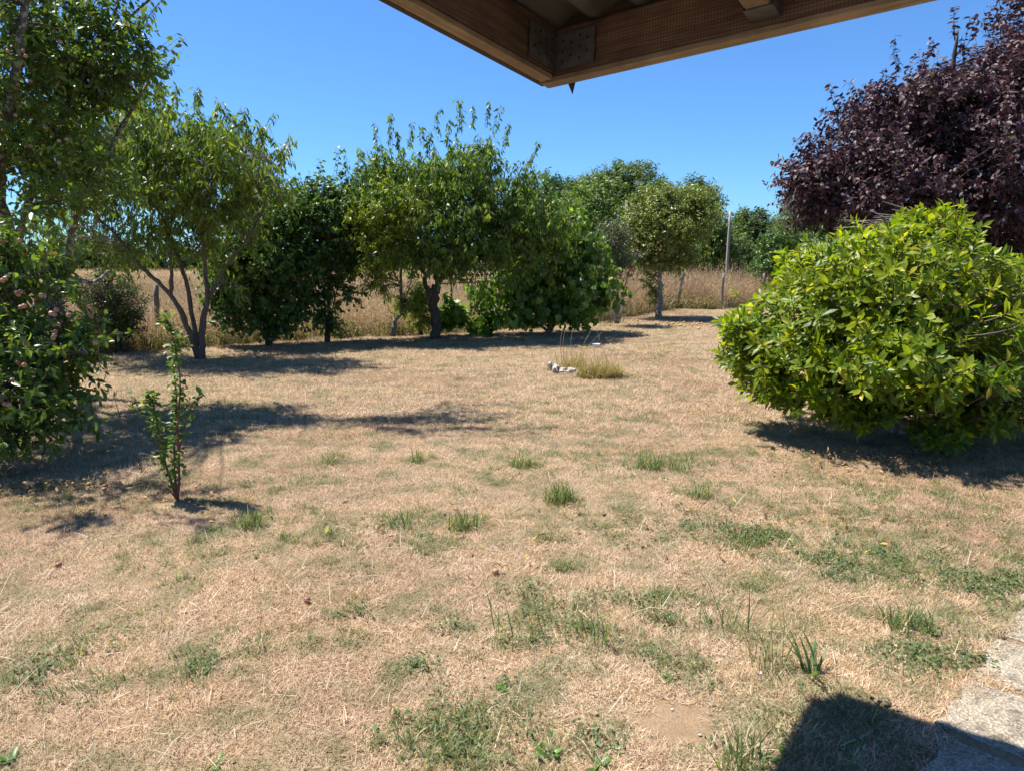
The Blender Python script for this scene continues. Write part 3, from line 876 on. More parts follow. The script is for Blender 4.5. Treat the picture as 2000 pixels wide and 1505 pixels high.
_, top1 = pole(1426, 412, 530, 31, .066, M['pole'], 'grey concrete utility pole rising from the tall dry grass', False)
_, top2 = pole(1224, 392, 430, 44, .11, M['pole_wood'], 'brown wooden pole half hidden in the far tree clump', False)
for i, (dz, lb) in enumerate(((-.05, 'upper overhead wire strung past the grey pole'), (-.55, 'lower overhead wire strung past the grey pole'))):
    a = top2 + np.array([0, 0, dz]); b = top1 + np.array([0, 0, dz]); c = at(1720, 452 + i * 6, 30)
    q = np.vstack([spline([a, (a + b) / 2 - np.array([0, 0, .25]), b], 8), spline([b, (b + c) / 2 - np.array([0, 0, .25]), c], 8)[1:]])
    V, F = tubes(q[None], np.full((1, len(q)), .013), 4)
    tag(link('overhead_wire', mesh_tris('overhead_wire', V, F), None, M['wire']), lb, 'wire')

# ---- wire fence
M['post'] = bark_mat('weathered_post', (0.140, 0.119, 0.098), (0.252, 0.224, 0.189), None, 6)
M['steel'] = flat_mat('galvanised_wire', (.16, .15, .14), (.26, .25, .24), 20, .5)
fb = gnd(1322, 603)
fence = thing('wire_fence', fb, 'wire mesh fence on weathered posts between lawn and dry field', 'fence')
FP = [gnd(-60, 705), gnd(308, 672), gnd(600, 655), gnd(882, 643), gnd(945, 640), gnd(1120, 628), gnd(1322, 601), gnd(1408, 604), gnd(1492, 596)]
PH = [1.15, 1.15, 1.2, 1.1, 1.3, 1.2, 1.2, 1.2, 1.15]
for i, (p, h) in enumerate(zip(FP, PH)):
    rr = .035 if i in (3,) else (.07 if i == 6 else .055)
    ln = np.array([.06 * math.sin(i * 2.1), .03, 0]) + (np.array([.14, 0, 0]) if i == 6 else 0)
    V, F, _ = limb_mesh('post', [p + np.array([0, 0, -.1]) - ln * .3, p + ln * .5 + np.array([0, 0, h * .5]), p + ln + np.array([0, 0, h])], rr, rr * .85, 7, 7, .08, seed=i)
    link('post', mesh_tris('post', V - fb, F), fence, M['post'])
for s, e_ in ((gnd(1304, 606), FP[6] + np.array([.06, 0, .62])), (gnd(1346, 604), FP[6] + np.array([.07, 0, .5]))):
    V, F, _ = limb_mesh('brace', [s, (s + e_) / 2, e_], .03, .022, 6, 6, .08, seed=3)
    link('brace', mesh_tris('brace', V - fb, F), fence, M['post'])
for hgt in (.2, .45, .7, .95):
    q = np.vstack([spline([FP[i] + np.array([0, 0, hgt]), (FP[i] + FP[i + 1]) / 2 + np.array([0, 0, hgt - .02]), FP[i + 1] + np.array([0, 0, hgt])], 5)[:-1] for i in range(len(FP) - 1)])
    V, F = tubes(q[None], np.full((1, len(q)), .0035), 3)
    link('wire', mesh_tris('wire', V - fb, F), fence, M['steel'])
seg = []
for i in range(len(FP) - 1):
    Ld = np.linalg.norm(FP[i + 1] - FP[i])
    for k in range(int(Ld / .16)):
        b = FP[i] + (FP[i + 1] - FP[i]) * (k * .16 / Ld)
        seg.append([b + np.array([0, 0, .05]), b + np.array([0, 0, .95])])
V, F = tubes(np.array(seg), np.full((len(seg), 2), .0022), 3)
tag(link('mesh_wires', mesh_tris('mesh_wires', V - fb, F), fence, M['steel']), kind='stuff')

# ------------------------------------------------------------------ garden trees
def gthing(name, px, py, label, cat='tree', group=None):
    return thing(name, gnd(px, py), label, cat, group)


# 1 plum tree at the left, close
b0 = at(105, 760, 8.6); b0[2] = 0
t_plum = thing('plum_tree', b0, 'large plum tree with pink fruit filling the left edge, branches drooping low', 'tree')
plum_blobs = [blob(60, 70, 7.4, 150, 120, 1.1, .7), blob(190, 90, 7.8, 100, 90, .9, .5), blob(240, 150, 8, 60, 45, .6, .6), blob(20, 290, 7.2, 100, 90, 1.0, .5), blob(120, 250, 7.8, 110, 80, .9, .35), blob(80, 400, 7.4, 90, 40, .8, .4), blob(150, 340, 7.8, 80, 45, .7, .4), blob(265, 105, 7.8, 45, 45, .5, .5), blob(40, 180, 7.2, 100, 80, .9, .3),
              blob(20, 520, 5.8, 90, 70, .6, .9), blob(120, 545, 6.2, 60, 30, .45, .4), blob(60, 690, 5.6, 110, 80, .7, 1.3), blob(135, 655, 5.8, 48, 50, .45, 1.1), blob(40, 800, 5.3, 90, 75, .6, 1.2), blob(-10, 860, 5.1, 80, 50, .45, 1.0), blob(120, 775, 5.5, 50, 55, .4, .7),
              (np.array([-4.5, 5.3, 4.0]), (1.0, .55, .28), .35), (np.array([-3.7, 4.9, 3.95]), (.6, .4, .2), .35), blob(-200, 650, 5.5, 150, 150, 1.0, .6), blob(-200, 250, 7.2, 180, 220, 1.4, .3), blob(-60, -160, 7.5, 220, 100, 1.2, .25)]
limbs = [(pl((105, 760, 8.6), (108, 700, 8.5), (110, 610, 8.3)) , .12, .10),
         (pl((110, 610, 8.3), (70, 560, 8.1), (35, 500, 7.9), (2, 390, 7.5), (0, 290, 7.2), (28, 170, 7.0), (42, 60, 6.9), (52, -100, 6.9)), .085, .028),
         (pl((110, 610, 8.3), (122, 560, 8.3), (132, 500, 8.3), (150, 420, 8.2), (210, 300, 8.1), (290, 160, 8.0)), .075, .014),
         (pl((124, 555, 8.3), (160, 548, 8.2), (185, 552, 8.2), (212, 530, 8.2)), .035, .015),
         (pl((100, 620, 8.2), (70, 640, 7.2), (50, 620, 6.4), (20, 640, 5.7), (-20, 760, 5.3)), .06, .015),
         (pl((70, 600, 7.6), (85, 590, 6.8), (120, 640, 6.0), (170, 690, 5.6)), .04, .01),
         (pl((30, 500, 7.9), (60, 380, 7.6), (120, 230, 7.7), (200, 80, 7.8), (230, 10, 7.8)), .045, .012),
         (pl((10, 420, 7.5), (-100, 250, 7.2), (-200, 100, 7.2)), .06, .02)]
sh = [(at(225, 60, 7.6), at(325, 0, 7.5), 3), (at(240, 130, 7.6), at(352, 70, 7.4), 3), (at(230, 150, 7.6), at(338, 125, 7.5), 3), (at(200, 30, 7.6), at(225, -30, 7.5), 2), (at(180, 170, 7.8), at(325, 160, 7.6), 2)]
gq = np.random.default_rng(404)
for (x0, y0, x1, y1) in ((240, -40, 460, -170), (300, -40, 520, -160), (230, -90, 380, -230), (330, -60, 600, -170), (230, -20, 420, -130), (300, -20, 480, -110), (320, -15, 540, -150), (250, -60, 400, -190), (200, -90, 340, -200), (280, -50, 470, -180), (350, -60, 560, -120)):
    ya_ = 7.3 + 1.5 * gq.random(); yb_ = ya_ + .9 * (gq.random() - .4); sh.append((at(x0, y0, 7.9), at(x1, y1, yb_), 5)); sh.append((at((x0 + x1) / 2, (y0 + y1) / 2, (7.9 + yb_) / 2), at((x0 + x1) / 2 + 40, (y0 + y1) / 2 - 55, yb_ + .3), 6)); sh.append((at(x1 - 60, y1 + 20, yb_), at(x1 + 50, y1 - 30, yb_ + .2), 6))
gg = np.random.default_rng(2020)
for k in range(46):
    x0, y0 = gg.random() * 230 - 20, gg.random() * 330 - 20; a_ = -.9 + 1.3 * gg.random(); l_ = 60 + 60 * gg.random()
    sh.append((at(x0, y0, 7.3 + gg.random()), at(x0 + l_ * math.cos(a_), y0 + l_ * math.sin(a_), 7.2 + gg.random()), 2))
limbs.append((pl((200, 80, 7.8), (270, 20, 7.9), (360, -60, 8.0), (500, -130, 8.1)), .02, .006))
limbs.append((pl((230, 10, 7.8), (260, -60, 7.9), (350, -170, 8.0)), .016, .006))
grow(t_plum, limbs, plum_blobs, 540, 5, 9, (.080, .44), M['plum_leaf'], M['bark_lichen'], 201, clu_r=.2, tw_len=.30, up=.1, droop=.45, shape='oval', n_parts=300, shoots=sh, tw_r=.0028, shell=.5, zmin=.1, r_branch=.009, cell=14)

# fruit on the plum tree
M['plum'] = flat_mat('plum_skin', (0.309, 0.135, 0.086), (0.384, 0.242, 0.105), 9, .42, .05, .5)
M['plum_red'] = flat_mat('plum_red_skin', (0.218, 0.062, 0.055), (0.283, 0.124, 0.087), 9, .42, .05, .5)


def ball(name, r, seg=10, rings=7):
    bm = bmesh.new(); bmesh.ops.create_uvsphere(bm, u_segments=seg, v_segments=rings, radius=r)
    for v in bm.verts:
        rr = math.hypot(v.co.x, v.co.y)
        if v.co.z > r * .6: v.co.z -= .25 * r * math.exp(-(rr / (.35 * r)) ** 2)
    me = bpy.data.meshes.new(name); bm.to_mesh(me); bm.free()
    for p in me.polygons: p.use_smooth = True
    return me


pm = [ball('plum', .018), ball('plum', .0165)]
pm.append(ball('plum', .018)); M['plum_yellow'] = flat_mat('yellow_plum_skin', (.46, .30, .09), (.58, .42, .18), 9, .45, .05, .5); pm[2].materials.append(M['plum_yellow'])
pm[0].materials.append(M['plum']); pm[1].materials.append(M['plum_red'])
FR = [(40, 448), (38, 470), (5, 470), (12, 480), (33, 572), (40, 570), (36, 575), (75, 575), (80, 577), (40, 600), (47, 598), (64, 600), (110, 605), (106, 614), (100, 612), (117, 610), (114, 634), (133, 616), (178, 616), (142, 640), (108, 648), (106, 655), (104, 660), (115, 694), (35, 708), (40, 711), (47, 713), (33, 703), (24, 742), (5, 772), (14, 775), (4, 790), (10, 788), (18, 790), (2, 780), (22, 802), (186, 668), (5, 548), (10, 544)]
g = np.random.default_rng(77)
for k, (x, y) in enumerate(FR):
    if k % 4 == 3: continue
    o = link('plum', pm[0 if g.random() < .7 else 1], t_plum)
    p = at(x, y, 4.88 + .32 * g.random() if y > 500 else 5.2) - b0
    o.location = p; o.rotation_euler = (g.random(), g.random(), 0)
UP = [(15, 100), (30, 95), (45, 100), (10, 112), (50, 110), (110, 85), (118, 82), (125, 86), (35, 165), (30, 172), (40, 205), (45, 220), (30, 225), (35, 232), (60, 158), (70, 150), (115, 275), (125, 280), (130, 272), (110, 310), (115, 318), (108, 322), (90, 250), (20, 250), (60, 285), (95, 140)]
for k, (x, y) in enumerate(UP[::2]):
    o = link('plum', pm[0 if g.random() < .6 else 1], t_plum)
    o.location = at(x, y, 6.5 + .3 * g.random()) - b0

# 2 peach tree with three stems
t2 = gthing('peach_tree', 391, 702, 'multi-stemmed peach tree with forked grey trunk and long drooping leaves, left of the dark bushes')
limbs = [(pl((393, 702, 11.55), (394, 660, 11.5), (398, 615, 11.5), (406, 585, 11.5), (401, 530, 11.5), (394, 440, 11.5), (392, 370, 11.5), (405, 270, 11.5)), .056, .010),
         (pl((388, 702, 11.5), (362, 630, 11.4), (340, 585, 11.4), (305, 548, 11.4), (270, 515, 11.4), (222, 455, 11.4), (190, 425, 11.4), (160, 380, 11.4)), .048, .014),
         (pl((332, 578, 11.4), (336, 540, 11.4), (330, 490, 11.4), (322, 410, 11.4), (290, 330, 11.4), (262, 260, 11.4)), .033, .01),
         (pl((390, 690, 11.6), (376, 620, 11.7), (366, 560, 11.7), (346, 500, 11.7), (320, 430, 11.7), (280, 380, 11.7), (230, 330, 11.6), (190, 260, 11.6)), .04, .011),
         (pl((405, 588, 11.5), (435, 530, 11.5), (458, 500, 11.4), (495, 450, 11.4), (520, 390, 11.4), (530, 320, 11.4)), .03, .009),
         (pl((330, 450, 11.5), (360, 350, 11.5), (370, 230, 11.5)), .03, .01)]
bl = [blob(210, 260, 11.4, 100, 80, 1.1), blob(330, 268, 11.4, 105, 60, 1.2), blob(430, 300, 11.3, 85, 60, 1.1), blob(505, 340, 11.3, 52, 55, .9), blob(260, 350, 11.5, 130, 60, 1.2, .9), blob(390, 370, 11.5, 110, 60, 1.1, .8), blob(150, 360, 11.5, 80, 70, 1.0, .7), blob(450, 430, 11.6, 70, 55, .9, .5), blob(270, 440, 11.7, 70, 30, .8, .35), blob(120, 250, 11.6, 80, 70, 1, .7), blob(180, 470, 12, 70, 40, .6, .6), blob(300, 480, 11.6, 80, 24, .7, .5), blob(240, 500, 12, 60, 24, .6, .4), blob(360, 450, 11.6, 60, 40, .7, .5), blob(100, 450, 12, 60, 50, .7, .6), blob(420, 500, 12.2, 50, 40, .5, .5), blob(470, 545, 12.2, 30, 30, .4, .3)]
gg = np.random.default_rng(31)
for k in range(16):
    x0 = 250 + 300 * gg.random(); y0 = 205 + max(0, x0 - 380) * .55 + 25 * gg.random()
    sh0 = (at(x0, y0 + 10, 11.0 + .6 * gg.random()), at(x0 + 22 * gg.normal(), y0 - 38 - 18 * gg.random(), 11.2), 4)
    bl_extra = [sh0] if k == 0 else bl_extra + [sh0]
sh = bl_extra + [(at(350, 200, 11.3), at(345, 165, 11.2), 3), (at(380, 210, 11.3), at(385, 175, 11.2), 4), (at(455, 240, 11.2), at(420, 190, 11.2), 3), (at(475, 250, 11.2), at(480, 212, 11.2), 4), (at(500, 280, 11.2), at(535, 218, 11.1), 3), (at(540, 310, 11.2), at(578, 265, 11.1), 3), (at(320, 190, 11.3), at(300, 150, 11.2), 3), (at(430, 230, 11.3), at(440, 200, 11.3), 3)]
grow(t2, limbs, bl, 680, 5, 8, (.118, .29), M['peach_leaf'], M['bark_peach'], 202, clu_r=.24, tw_len=.4, up=.55, droop=1.3, shape='simple', shoots=sh, r_branch=.006, twig_mat=M['twig_pale'])

# 3 round dark shrub
t = gthing('round_shrub', 232, 692, 'small round dark evergreen shrub half hidden behind the plum tree', 'shrub')
grow(t, [(pl((232, 692, 12.4), (230, 650, 12.4), (222, 600, 12.4)), .05, .02)], [blob(218, 590, 12.4, 62, 55, .55), blob(200, 630, 12.4, 40, 35, .4), blob(240, 635, 12.4, 35, 45, .4)], 150, 8, 9, (.055, .4), M['box_leaf'], M['bark_dark'], 203, clu_r=.14, tw_len=.2, up=.5, droop=.1, zmin=.12)

# 4, 5 dark multi-stemmed bushes
def stems(px, py, Y, tips, r=.028):
    return [(pl((px + 4 * math.sin(i * 2.3), py, Y), ((px * 2 + x) / 3, py + (y - py) * .45, Y + .1 * math.sin(i)), (x, y, Y + .2 * math.cos(i * 1.7))), r * (.8 + .4 * ((i * 37) % 5) / 5), r * .35) for i, (x, y) in enumerate(tips)]


t = gthing('lilac_bush', 525, 674, 'wide dark leafy bush on many thin stems, left one of the dark pair', 'shrub')
grow(t, stems(525, 674, 13.3, [(470, 540), (490, 500), (510, 430), (530, 470), (545, 420), (565, 510), (590, 540), (600, 580), (450, 580)]),
     [blob(515, 500, 13.4, 100, 95, 1.0), blob(525, 410, 13.5, 85, 65, .9), blob(560, 590, 13.2, 55, 50, .5, .8), blob(475, 580, 13.2, 50, 45, .5, .8), blob(440, 520, 13.3, 40, 60, .5, .7), blob(530, 640, 13.2, 40, 25, .35, .9), blob(585, 620, 13.3, 40, 28, .3, .6), blob(470, 620, 13.2, 40, 30, .35, .6), blob(430, 560, 13.3, 30, 50, .4, .6)],
     400, 6, 7, (.09, .66), M['lilac_leaf'], M['bark_dark'], 204, clu_r=.2, tw_len=.28, up=.3, droop=.6, shape='oval', r_branch=.008, zmin=.1)
t = gthing('lilac_bush', 640, 668, 'narrower dark leafy bush, right one of the dark pair beside the slim sapling', 'shrub')
grow(t, stems(640, 668, 13.9, [(628, 540), (640, 440), (652, 470), (660, 560), (615, 560)]),
     [blob(640, 480, 14, 58, 85, .8), blob(645, 395, 14.1, 60, 55, .8), blob(665, 560, 13.9, 38, 45, .45, .8), blob(620, 580, 13.9, 32, 40, .4, .7), blob(690, 470, 14.1, 30, 60, .5), blob(635, 625, 13.9, 40, 30, .35, .6), blob(600, 450, 14.2, 40, 70, .6)],
     250, 6, 7, (.09, .62), M['lilac_leaf'], M['bark_dark'], 205, clu_r=.2, tw_len=.28, up=.3, droop=.6, shape='oval', r_branch=.008, zmin=.1,
     shoots=[(at(655, 340, 13.9), at(660, 285, 13.9), 3), (at(620, 360, 13.9), at(625, 310, 13.9), 3), (at(690, 360, 13.9), at(700, 300, 13.9), 3)])

# 6 slim yellow-green young tree
t = gthing('young_tree', 768, 657, 'slim young tree with thin bent stem and yellow green leaves, left of the central tree')
grow(t, [(pl((768, 657, 14.6), (771, 628, 14.6), (783, 608, 14.6), (783, 550, 14.6), (784, 490, 14.6), (786, 420, 14.6)), .05, .014), (pl((783, 608, 14.6), (800, 560, 14.6), (805, 540, 14.6)), .015, .008), (pl((783, 560, 14.6), (755, 500, 14.5), (740, 450, 14.5)), .02, .008)],
     [blob(745, 475, 13.7, 50, 70, .5), blob(780, 400, 13.7, 50, 50, .5, .8), blob(735, 545, 13.9, 25, 30, .35, .6), blob(800, 590, 14.5, 26, 40, .3, .5), blob(720, 415, 13.8, 40, 50, .5, .8)], 210, 6, 8, (.10, .28), M['yellow_leaf'], M['bark_grey'], 206, clu_r=.18, tw_len=.3, up=.3, droop=.9, zmin=.4)

# low yellow-green shoots left of the central trunk
t = gthing('low_bush', 822, 655, 'low yellow green bush at the left foot of the central tree', 'shrub')
grow(t, stems(822, 655, 14.9, [(810, 590), (825, 580), (835, 570), (815, 610)], .014), [blob(822, 595, 14.9, 26, 45, .35)], 50, 6, 8, (.09, .3), M['yellow_leaf'], M['bark_dark'], 207, clu_r=.14, tw_len=.25, up=.3, droop=.8)

# 7 central tree
t7 = gthing('central_tree', 851, 662, 'tall central fruit tree with short forked trunk and upright leafy shoots')
limbs = [(pl((851, 662, 14.6), (850, 625, 14.6), (848, 590, 14.6), (853, 558, 14.6)), .105, .09),
         (pl((848, 585, 14.6), (832, 560, 14.5), (828, 535, 14.5), (800, 480, 14.5), (765, 390, 14.5), (745, 290, 14.5)), .06, .013),
         (pl((853, 562, 14.6), (872, 528, 14.6), (890, 490, 14.6), (900, 400, 14.6), (905, 290, 14.6)), .07, .013),
         (pl((855, 555, 14.6), (850, 530, 14.7), (852, 460, 14.8), (850, 350, 14.8)), .06, .015),
         (pl((880, 515, 14.6), (930, 480, 14.6), (980, 420, 14.6), (1020, 350, 14.6)), .05, .012),
         (pl((890, 480, 14.6), (940, 390, 14.5), (960, 290, 14.5)), .04, .01)]
bl = [blob(765, 400, 14.4, 78, 80, 1.1), blob(860, 420, 14.3, 95, 85, 1.2), blob(950, 400, 14.5, 80, 85, 1.1), blob(900, 335, 14.5, 75, 52, .9), blob(770, 335, 14.5, 58, 42, .8), blob(840, 350, 14.5, 60, 52, .9), blob(1000, 430, 14.6, 60, 60, .9), blob(850, 500, 14.3, 110, 50, 1.0, .9), blob(940, 500, 14.4, 80, 55, .9), blob(940, 285, 14.5, 38, 28, .5, .8), blob(1030, 380, 14.6, 30, 45, .5, .7), blob(1050, 440, 14.7, 55, 60, .7, 1.0), blob(1085, 470, 15.0, 40, 60, .6, .9), blob(1010, 500, 14.7, 60, 50, .7, .9), blob(1040, 350, 14.7, 25, 40, .4, .6), blob(715, 400, 14.4, 45, 70, .8, .9), blob(720, 330, 14.5, 30, 30, .5, .6)]
sh = []
for (x0, y0, x1, y1, d) in [(900, 260, 897, 192, 6), (925, 250, 925, 205, 4), (950, 250, 955, 195, 4), (965, 260, 982, 205, 4), (985, 290, 995, 240, 5), (860, 270, 862, 212, 4), (870, 290, 880, 235, 4), (760, 290, 762, 225, 6), (735, 300, 731, 240, 5), (800, 290, 806, 240, 5), (715, 330, 700, 290, 4), (680, 370, 672, 290, 3), (1030, 330, 1052, 278, 5), (1020, 380, 1035, 310, 5), (780, 300, 775, 255, 4), (830, 290, 825, 245, 4), (1055, 400, 1075, 345, 3), (840, 300, 845, 255, 4)]:
    sh.append((at(x0, y0, 14.4), at(x1, y1, 14.4), d))
grow(t7, limbs, bl, 700, 6, 7, (.115, .38), M['cherry_leaf'], M['bark_dark'], 208, clu_r=.24, tw_len=.42, up=.9, droop=1.3, shape='simple', shoots=sh, r_branch=.010, zmin=.3)

# 8 fig bush
t8 = gthing('fig_bush', 1075, 648, 'spreading fig bush with large lobed leaves right of the central tree', 'shrub')
grow(t8, stems(1075, 648, 15.9, [(1000, 560), (1030, 500), (1070, 460), (1110, 480), (1150, 540), (1180, 560), (1050, 580), (960, 600)], .03),
     [blob(1080, 500, 15.8, 80, 60, 1.0), blob(1135, 560, 15.5, 50, 60, .7), blob(1175, 555, 15.7, 34, 45, .6), blob(1060, 590, 15.5, 75, 45, .7), blob(985, 590, 15.5, 50, 40, .5, .8), blob(1095, 445, 15.9, 35, 36, .6), blob(1130, 485, 15.8, 45, 45, .7), blob(1100, 615, 15.3, 50, 20, .4), blob(1020, 545, 15.5, 60, 45, .6), blob(950, 570, 15.6, 40, 30, .5, .6), blob(1000, 620, 15.3, 50, 20, .4, .5), blob(1120, 430, 15.9, 28, 30, .5, .6)],
     400, 4, 4, (.15, .85), M['fig_leaf'], M['bark_grey'], 209, clu_r=.22, tw_len=.3, up=.2, droop=1.3, shape='lobe', n_parts=300, r_branch=.012, zmin=.12, cell=15)
t = gthing('fig_sucker', 940, 655, 'low clump of big fig leaves on the ground at the foot of the fig bush', 'plant')
grow(t, stems(940, 655, 15.2, [(925, 632), (945, 630), (955, 640)], .01), [blob(940, 640, 15.2, 26, 20, .3)], 18, 4, 4, (.19, .95), M['fig_leaf'], M['twig'], 210, clu_r=.1, tw_len=.2, droop=.4, shape='lobe')
t = gthing('fig_sucker', 882, 645, 'upright clump of fig leaves just right of the central trunk', 'plant')
grow(t, stems(882, 648, 15.2, [(875, 600), (885, 590), (892, 610)], .01), [blob(882, 612, 15.2, 20, 32, .3)], 26, 4, 4, (.18, .95), M['fig_leaf'], M['twig'], 211, clu_r=.1, tw_len=.2, droop=.8, shape='lobe')

# 9 sparse rose with grey stems
t = gthing('rose_bush', 1205, 632, 'sparse grey stemmed rose bush with one pink flower left of the apple tree', 'shrub')
grow(t, stems(1205, 632, 17.6, [(1180, 480), (1205, 440), (1220, 450), (1232, 525), (1250, 560), (1190, 520), (1215, 480), (1240, 500)], .016),
     [blob(1198, 470, 17.6, 40, 45, .5), blob(1222, 500, 17.8, 30, 40, .4, .6), blob(1190, 520, 17.6, 25, 40, .4, .6)], 110, 6, 6, (.07, .5), M['rose_leaf'], M['bark_grey'], 212, clu_r=.16, tw_len=.25, up=.5, droop=.4, twig_mat=M['twig_pale'], zmin=.3)
M['pink'] = flat_mat('pink_petal', (.60, .10, .16), (.75, .22, .28), 30, .6, .05)
fp = at(1232, 527, 17.3)
fl = thing('x', fp, 'x', 'x'); bpy.data.objects.remove(fl)
g = np.random.default_rng(5)
k = 12
Dp = unit(g.normal(size=(k, 3)) + np.array([0, -.4, .5]))
V, F, kk = leaf_arrays(np.repeat((fp)[None], k, 0), Dp, unit(g.normal(size=(k, 3))), np.full(k, .055), np.full(k, .05), np.full(k, -.2), 'oval')
link('flower', mesh_tris('flower', V - np.array(t.location), F), t, M['pink'])
t = gthing('dry_shrub', 1185, 632, 'bundle of bare dry stems below the right side of the fig', 'shrub')
g = np.random.default_rng(6); n = 46
b = np.array(t.location) + np.stack([g.normal(size=n) * .22, g.normal(size=n) * .15, np.zeros(n)], -1)
q = b + np.stack([g.normal(size=n) * .3, g.normal(size=n) * .2, .5 + .5 * g.random(n)], -1)
V, F = tubes(np.stack([b, (b + q) / 2 + g.normal(size=(n, 3)) * .03, q], 1), np.repeat([[.007, .005, .002]], n, 0), 3)
tag(link('stems', mesh_tris('stems', V - np.array(t.location), F), t, M['twig_pale']), kind='stuff')

# 10 apple tree
t10 = gthing('apple_tree', 1287, 622, 'pale leaved apple tree with yellow apples and slim trunk by the corner of the lawn')
bA = np.array(t10.location); YA = bA[1]
grow(t10, [(pl((1287, 622, YA), (1289, 580, YA), (1288, 540, YA), (1292, 500, YA), (1290, 440, YA), (1300, 390, YA)), .085, .02), (pl((1290, 505, YA), (1250, 450, YA), (1230, 420, YA)), .045, .015), (pl((1290, 500, YA), (1340, 450, YA), (1370, 400, YA)), .05, .015), (pl((1289, 520, YA), (1320, 480, YA + .3), (1350, 470, YA + .5)), .03, .012)],
     [blob(1290, 440, YA, 80, 65, 1.3), blob(1350, 430, YA, 52, 55, 1), blob(1240, 455, YA, 48, 50, .9), blob(1290, 390, YA, 50, 26, .7), blob(1362, 395, YA, 36, 28, .7), blob(1285, 500, YA, 85, 30, 1.0), blob(1270, 545, YA + .4, 14, 30, .3, .5), blob(1283, 575, YA + .4, 14, 30, .2, .6)],
     560, 7, 9, (.08, .5), M['apple_leaf'], M['bark_grey'], 213, clu_r=.22, tw_len=.32, up=.5, droop=.5, r_branch=.012, zmin=.3, twig_mat=M['twig'],
     shoots=[(at(1395, 390, YA), at(1402, 358, YA), 2), (at(1385, 395, YA), at(1415, 378, YA), 2), (at(1280, 380, YA), at(1270, 365, YA), 3), (at(1340, 385, YA), at(1345, 360, YA), 2)])
M['apple'] = flat_mat('yellow_apple', (0.450, 0.285, 0.045), (0.525, 0.360, 0.090), 9, .4, .05, .5)
am = ball('apple', .029); am.materials.append(M['apple'])
g = np.random.default_rng(9)
for k in range(44):
    x = 1290 + g.normal() * 50; y = 465 + g.normal() * 32
    o = link('apple', am, t10); o.location = at(x, y, YA - 1.0 + .3 * g.random()) - bA
# fallen apples
for k in range(26):
    x, y = 1300 + g.normal() * 52, 632 + abs(g.normal()) * 7
    if k < 4: x, y = [(1325, 634), (1330, 628), (1338, 640), (1245, 629)][k]
    o = link('fallen_apple', am); o.location = gnd(x, y) + np.array([0, 0, .036]); o.rotation_euler = (g.random() * 3, g.random() * 3, 0)
    tag(o, 'small yellow apple fallen on the dry lawn under the apple tree', 'apple', 'yellow apples fallen under the apple tree')

# 11 laurel shrub and acacia at the right back
t = gthing('laurel_bush', 1535, 592, 'mid green rounded leafy bush beyond the magnolia beside the far fence', 'shrub')
YL = t.location.y
grow(t, stems(1535, 592, YL, [(1500, 500), (1530, 480), (1560, 500), (1590, 520)], .03), [blob(1535, 500, YL, 62, 45, 1.0), blob(1500, 520, YL, 32, 34, .7), blob(1580, 510, YL, 60, 60, 1), blob(1520, 470, YL, 35, 22, .6)], 230, 6, 8, (.12, .4), M['laurel_leaf'], M['bark_dark'], 214, clu_r=.24, tw_len=.3, up=.4, droop=.5, shape='oval')
far_tree('acacia_tree', 'feathery light green tree peeping out below the purple leaves', [blob(1575, 410, 29, 48, 40, 1.4), blob(1550, 440, 29, 34, 26, 1.0), blob(1620, 450, 29, 60, 40, 1.4)], (1590, 570), 29, M['acacia_leaf'], 200, (.11, .4), 215, .4, 8, 8, .3, .1, 'trees beyond the fence', .6)
far_tree('leafy_tree', 'green tree filling the gap behind the purple leaved tree', [blob(1640, 480, 30, 70, 60, 1.6), blob(1720, 470, 30, 70, 60, 1.6), blob(1850, 470, 30, 120, 70, 1.6), blob(1980, 470, 30, 90, 70, 1.6)], (1700, 570), 30, M['far_a'], 260, (.16, .45), 216, .45, 7, 7, .3, .12, 'trees beyond the fence', .6)

# 12 purple leaved plum
YP = 9.6
bp = at(1900, 620, YP); bp[2] = 0
t12 = thing('purple_plum_tree', bp, 'large tree with dark purple leaves at the upper right', 'tree')
limbs = [(pl((1900, 700, YP), (1898, 560, YP), (1890, 470, YP)), .15, .12), (pl((1890, 470, YP), (1800, 380, YP), (1720, 300, YP), (1640, 270, YP)), .07, .015), (pl((1890, 470, YP), (1880, 320, YP), (1860, 180, YP), (1870, 60, YP)), .08, .015), (pl((1890, 470, YP), (1960, 300, YP), (2000, 120, YP), (2020, 0, YP)), .08, .02), (pl((1895, 480, YP), (2050, 380, YP), (2150, 250, YP)), .08, .02), (pl((1850, 430, YP), (1760, 400, YP - .4), (1660, 370, YP - .6), (1600, 350, YP - .6)), .05, .012)]
limbs[0][0][0][2] = 0
bl = [blob(1640, 330, YP - .2, 90, 75, 1.0), blob(1720, 270, YP, 90, 90, 1.2), blob(1800, 240, YP, 85, 74, 1.3), blob(1880, 198, YP, 85, 82, 1.3), blob(1965, 145, YP, 70, 85, 1.3), blob(1740, 370, YP - .5, 110, 60, 1.0), blob(1850, 340, YP - .7, 110, 90, 1.2), blob(1950, 280, YP - .6, 110, 110, 1.2), blob(1960, 420, YP - .6, 100, 70, 1.1), blob(1830, 420, YP - .5, 80, 50, .9), blob(1590, 335, YP - .3, 45, 38, .6, .8), blob(1640, 400, YP - .4, 60, 35, .7, .7), blob(2110, 180, YP, 120, 190, 1.6, .8), blob(2090, -30, YP, 100, 90, 1.2, .6), blob(2000, 470, YP - .3, 70, 40, .8)]
sh = []
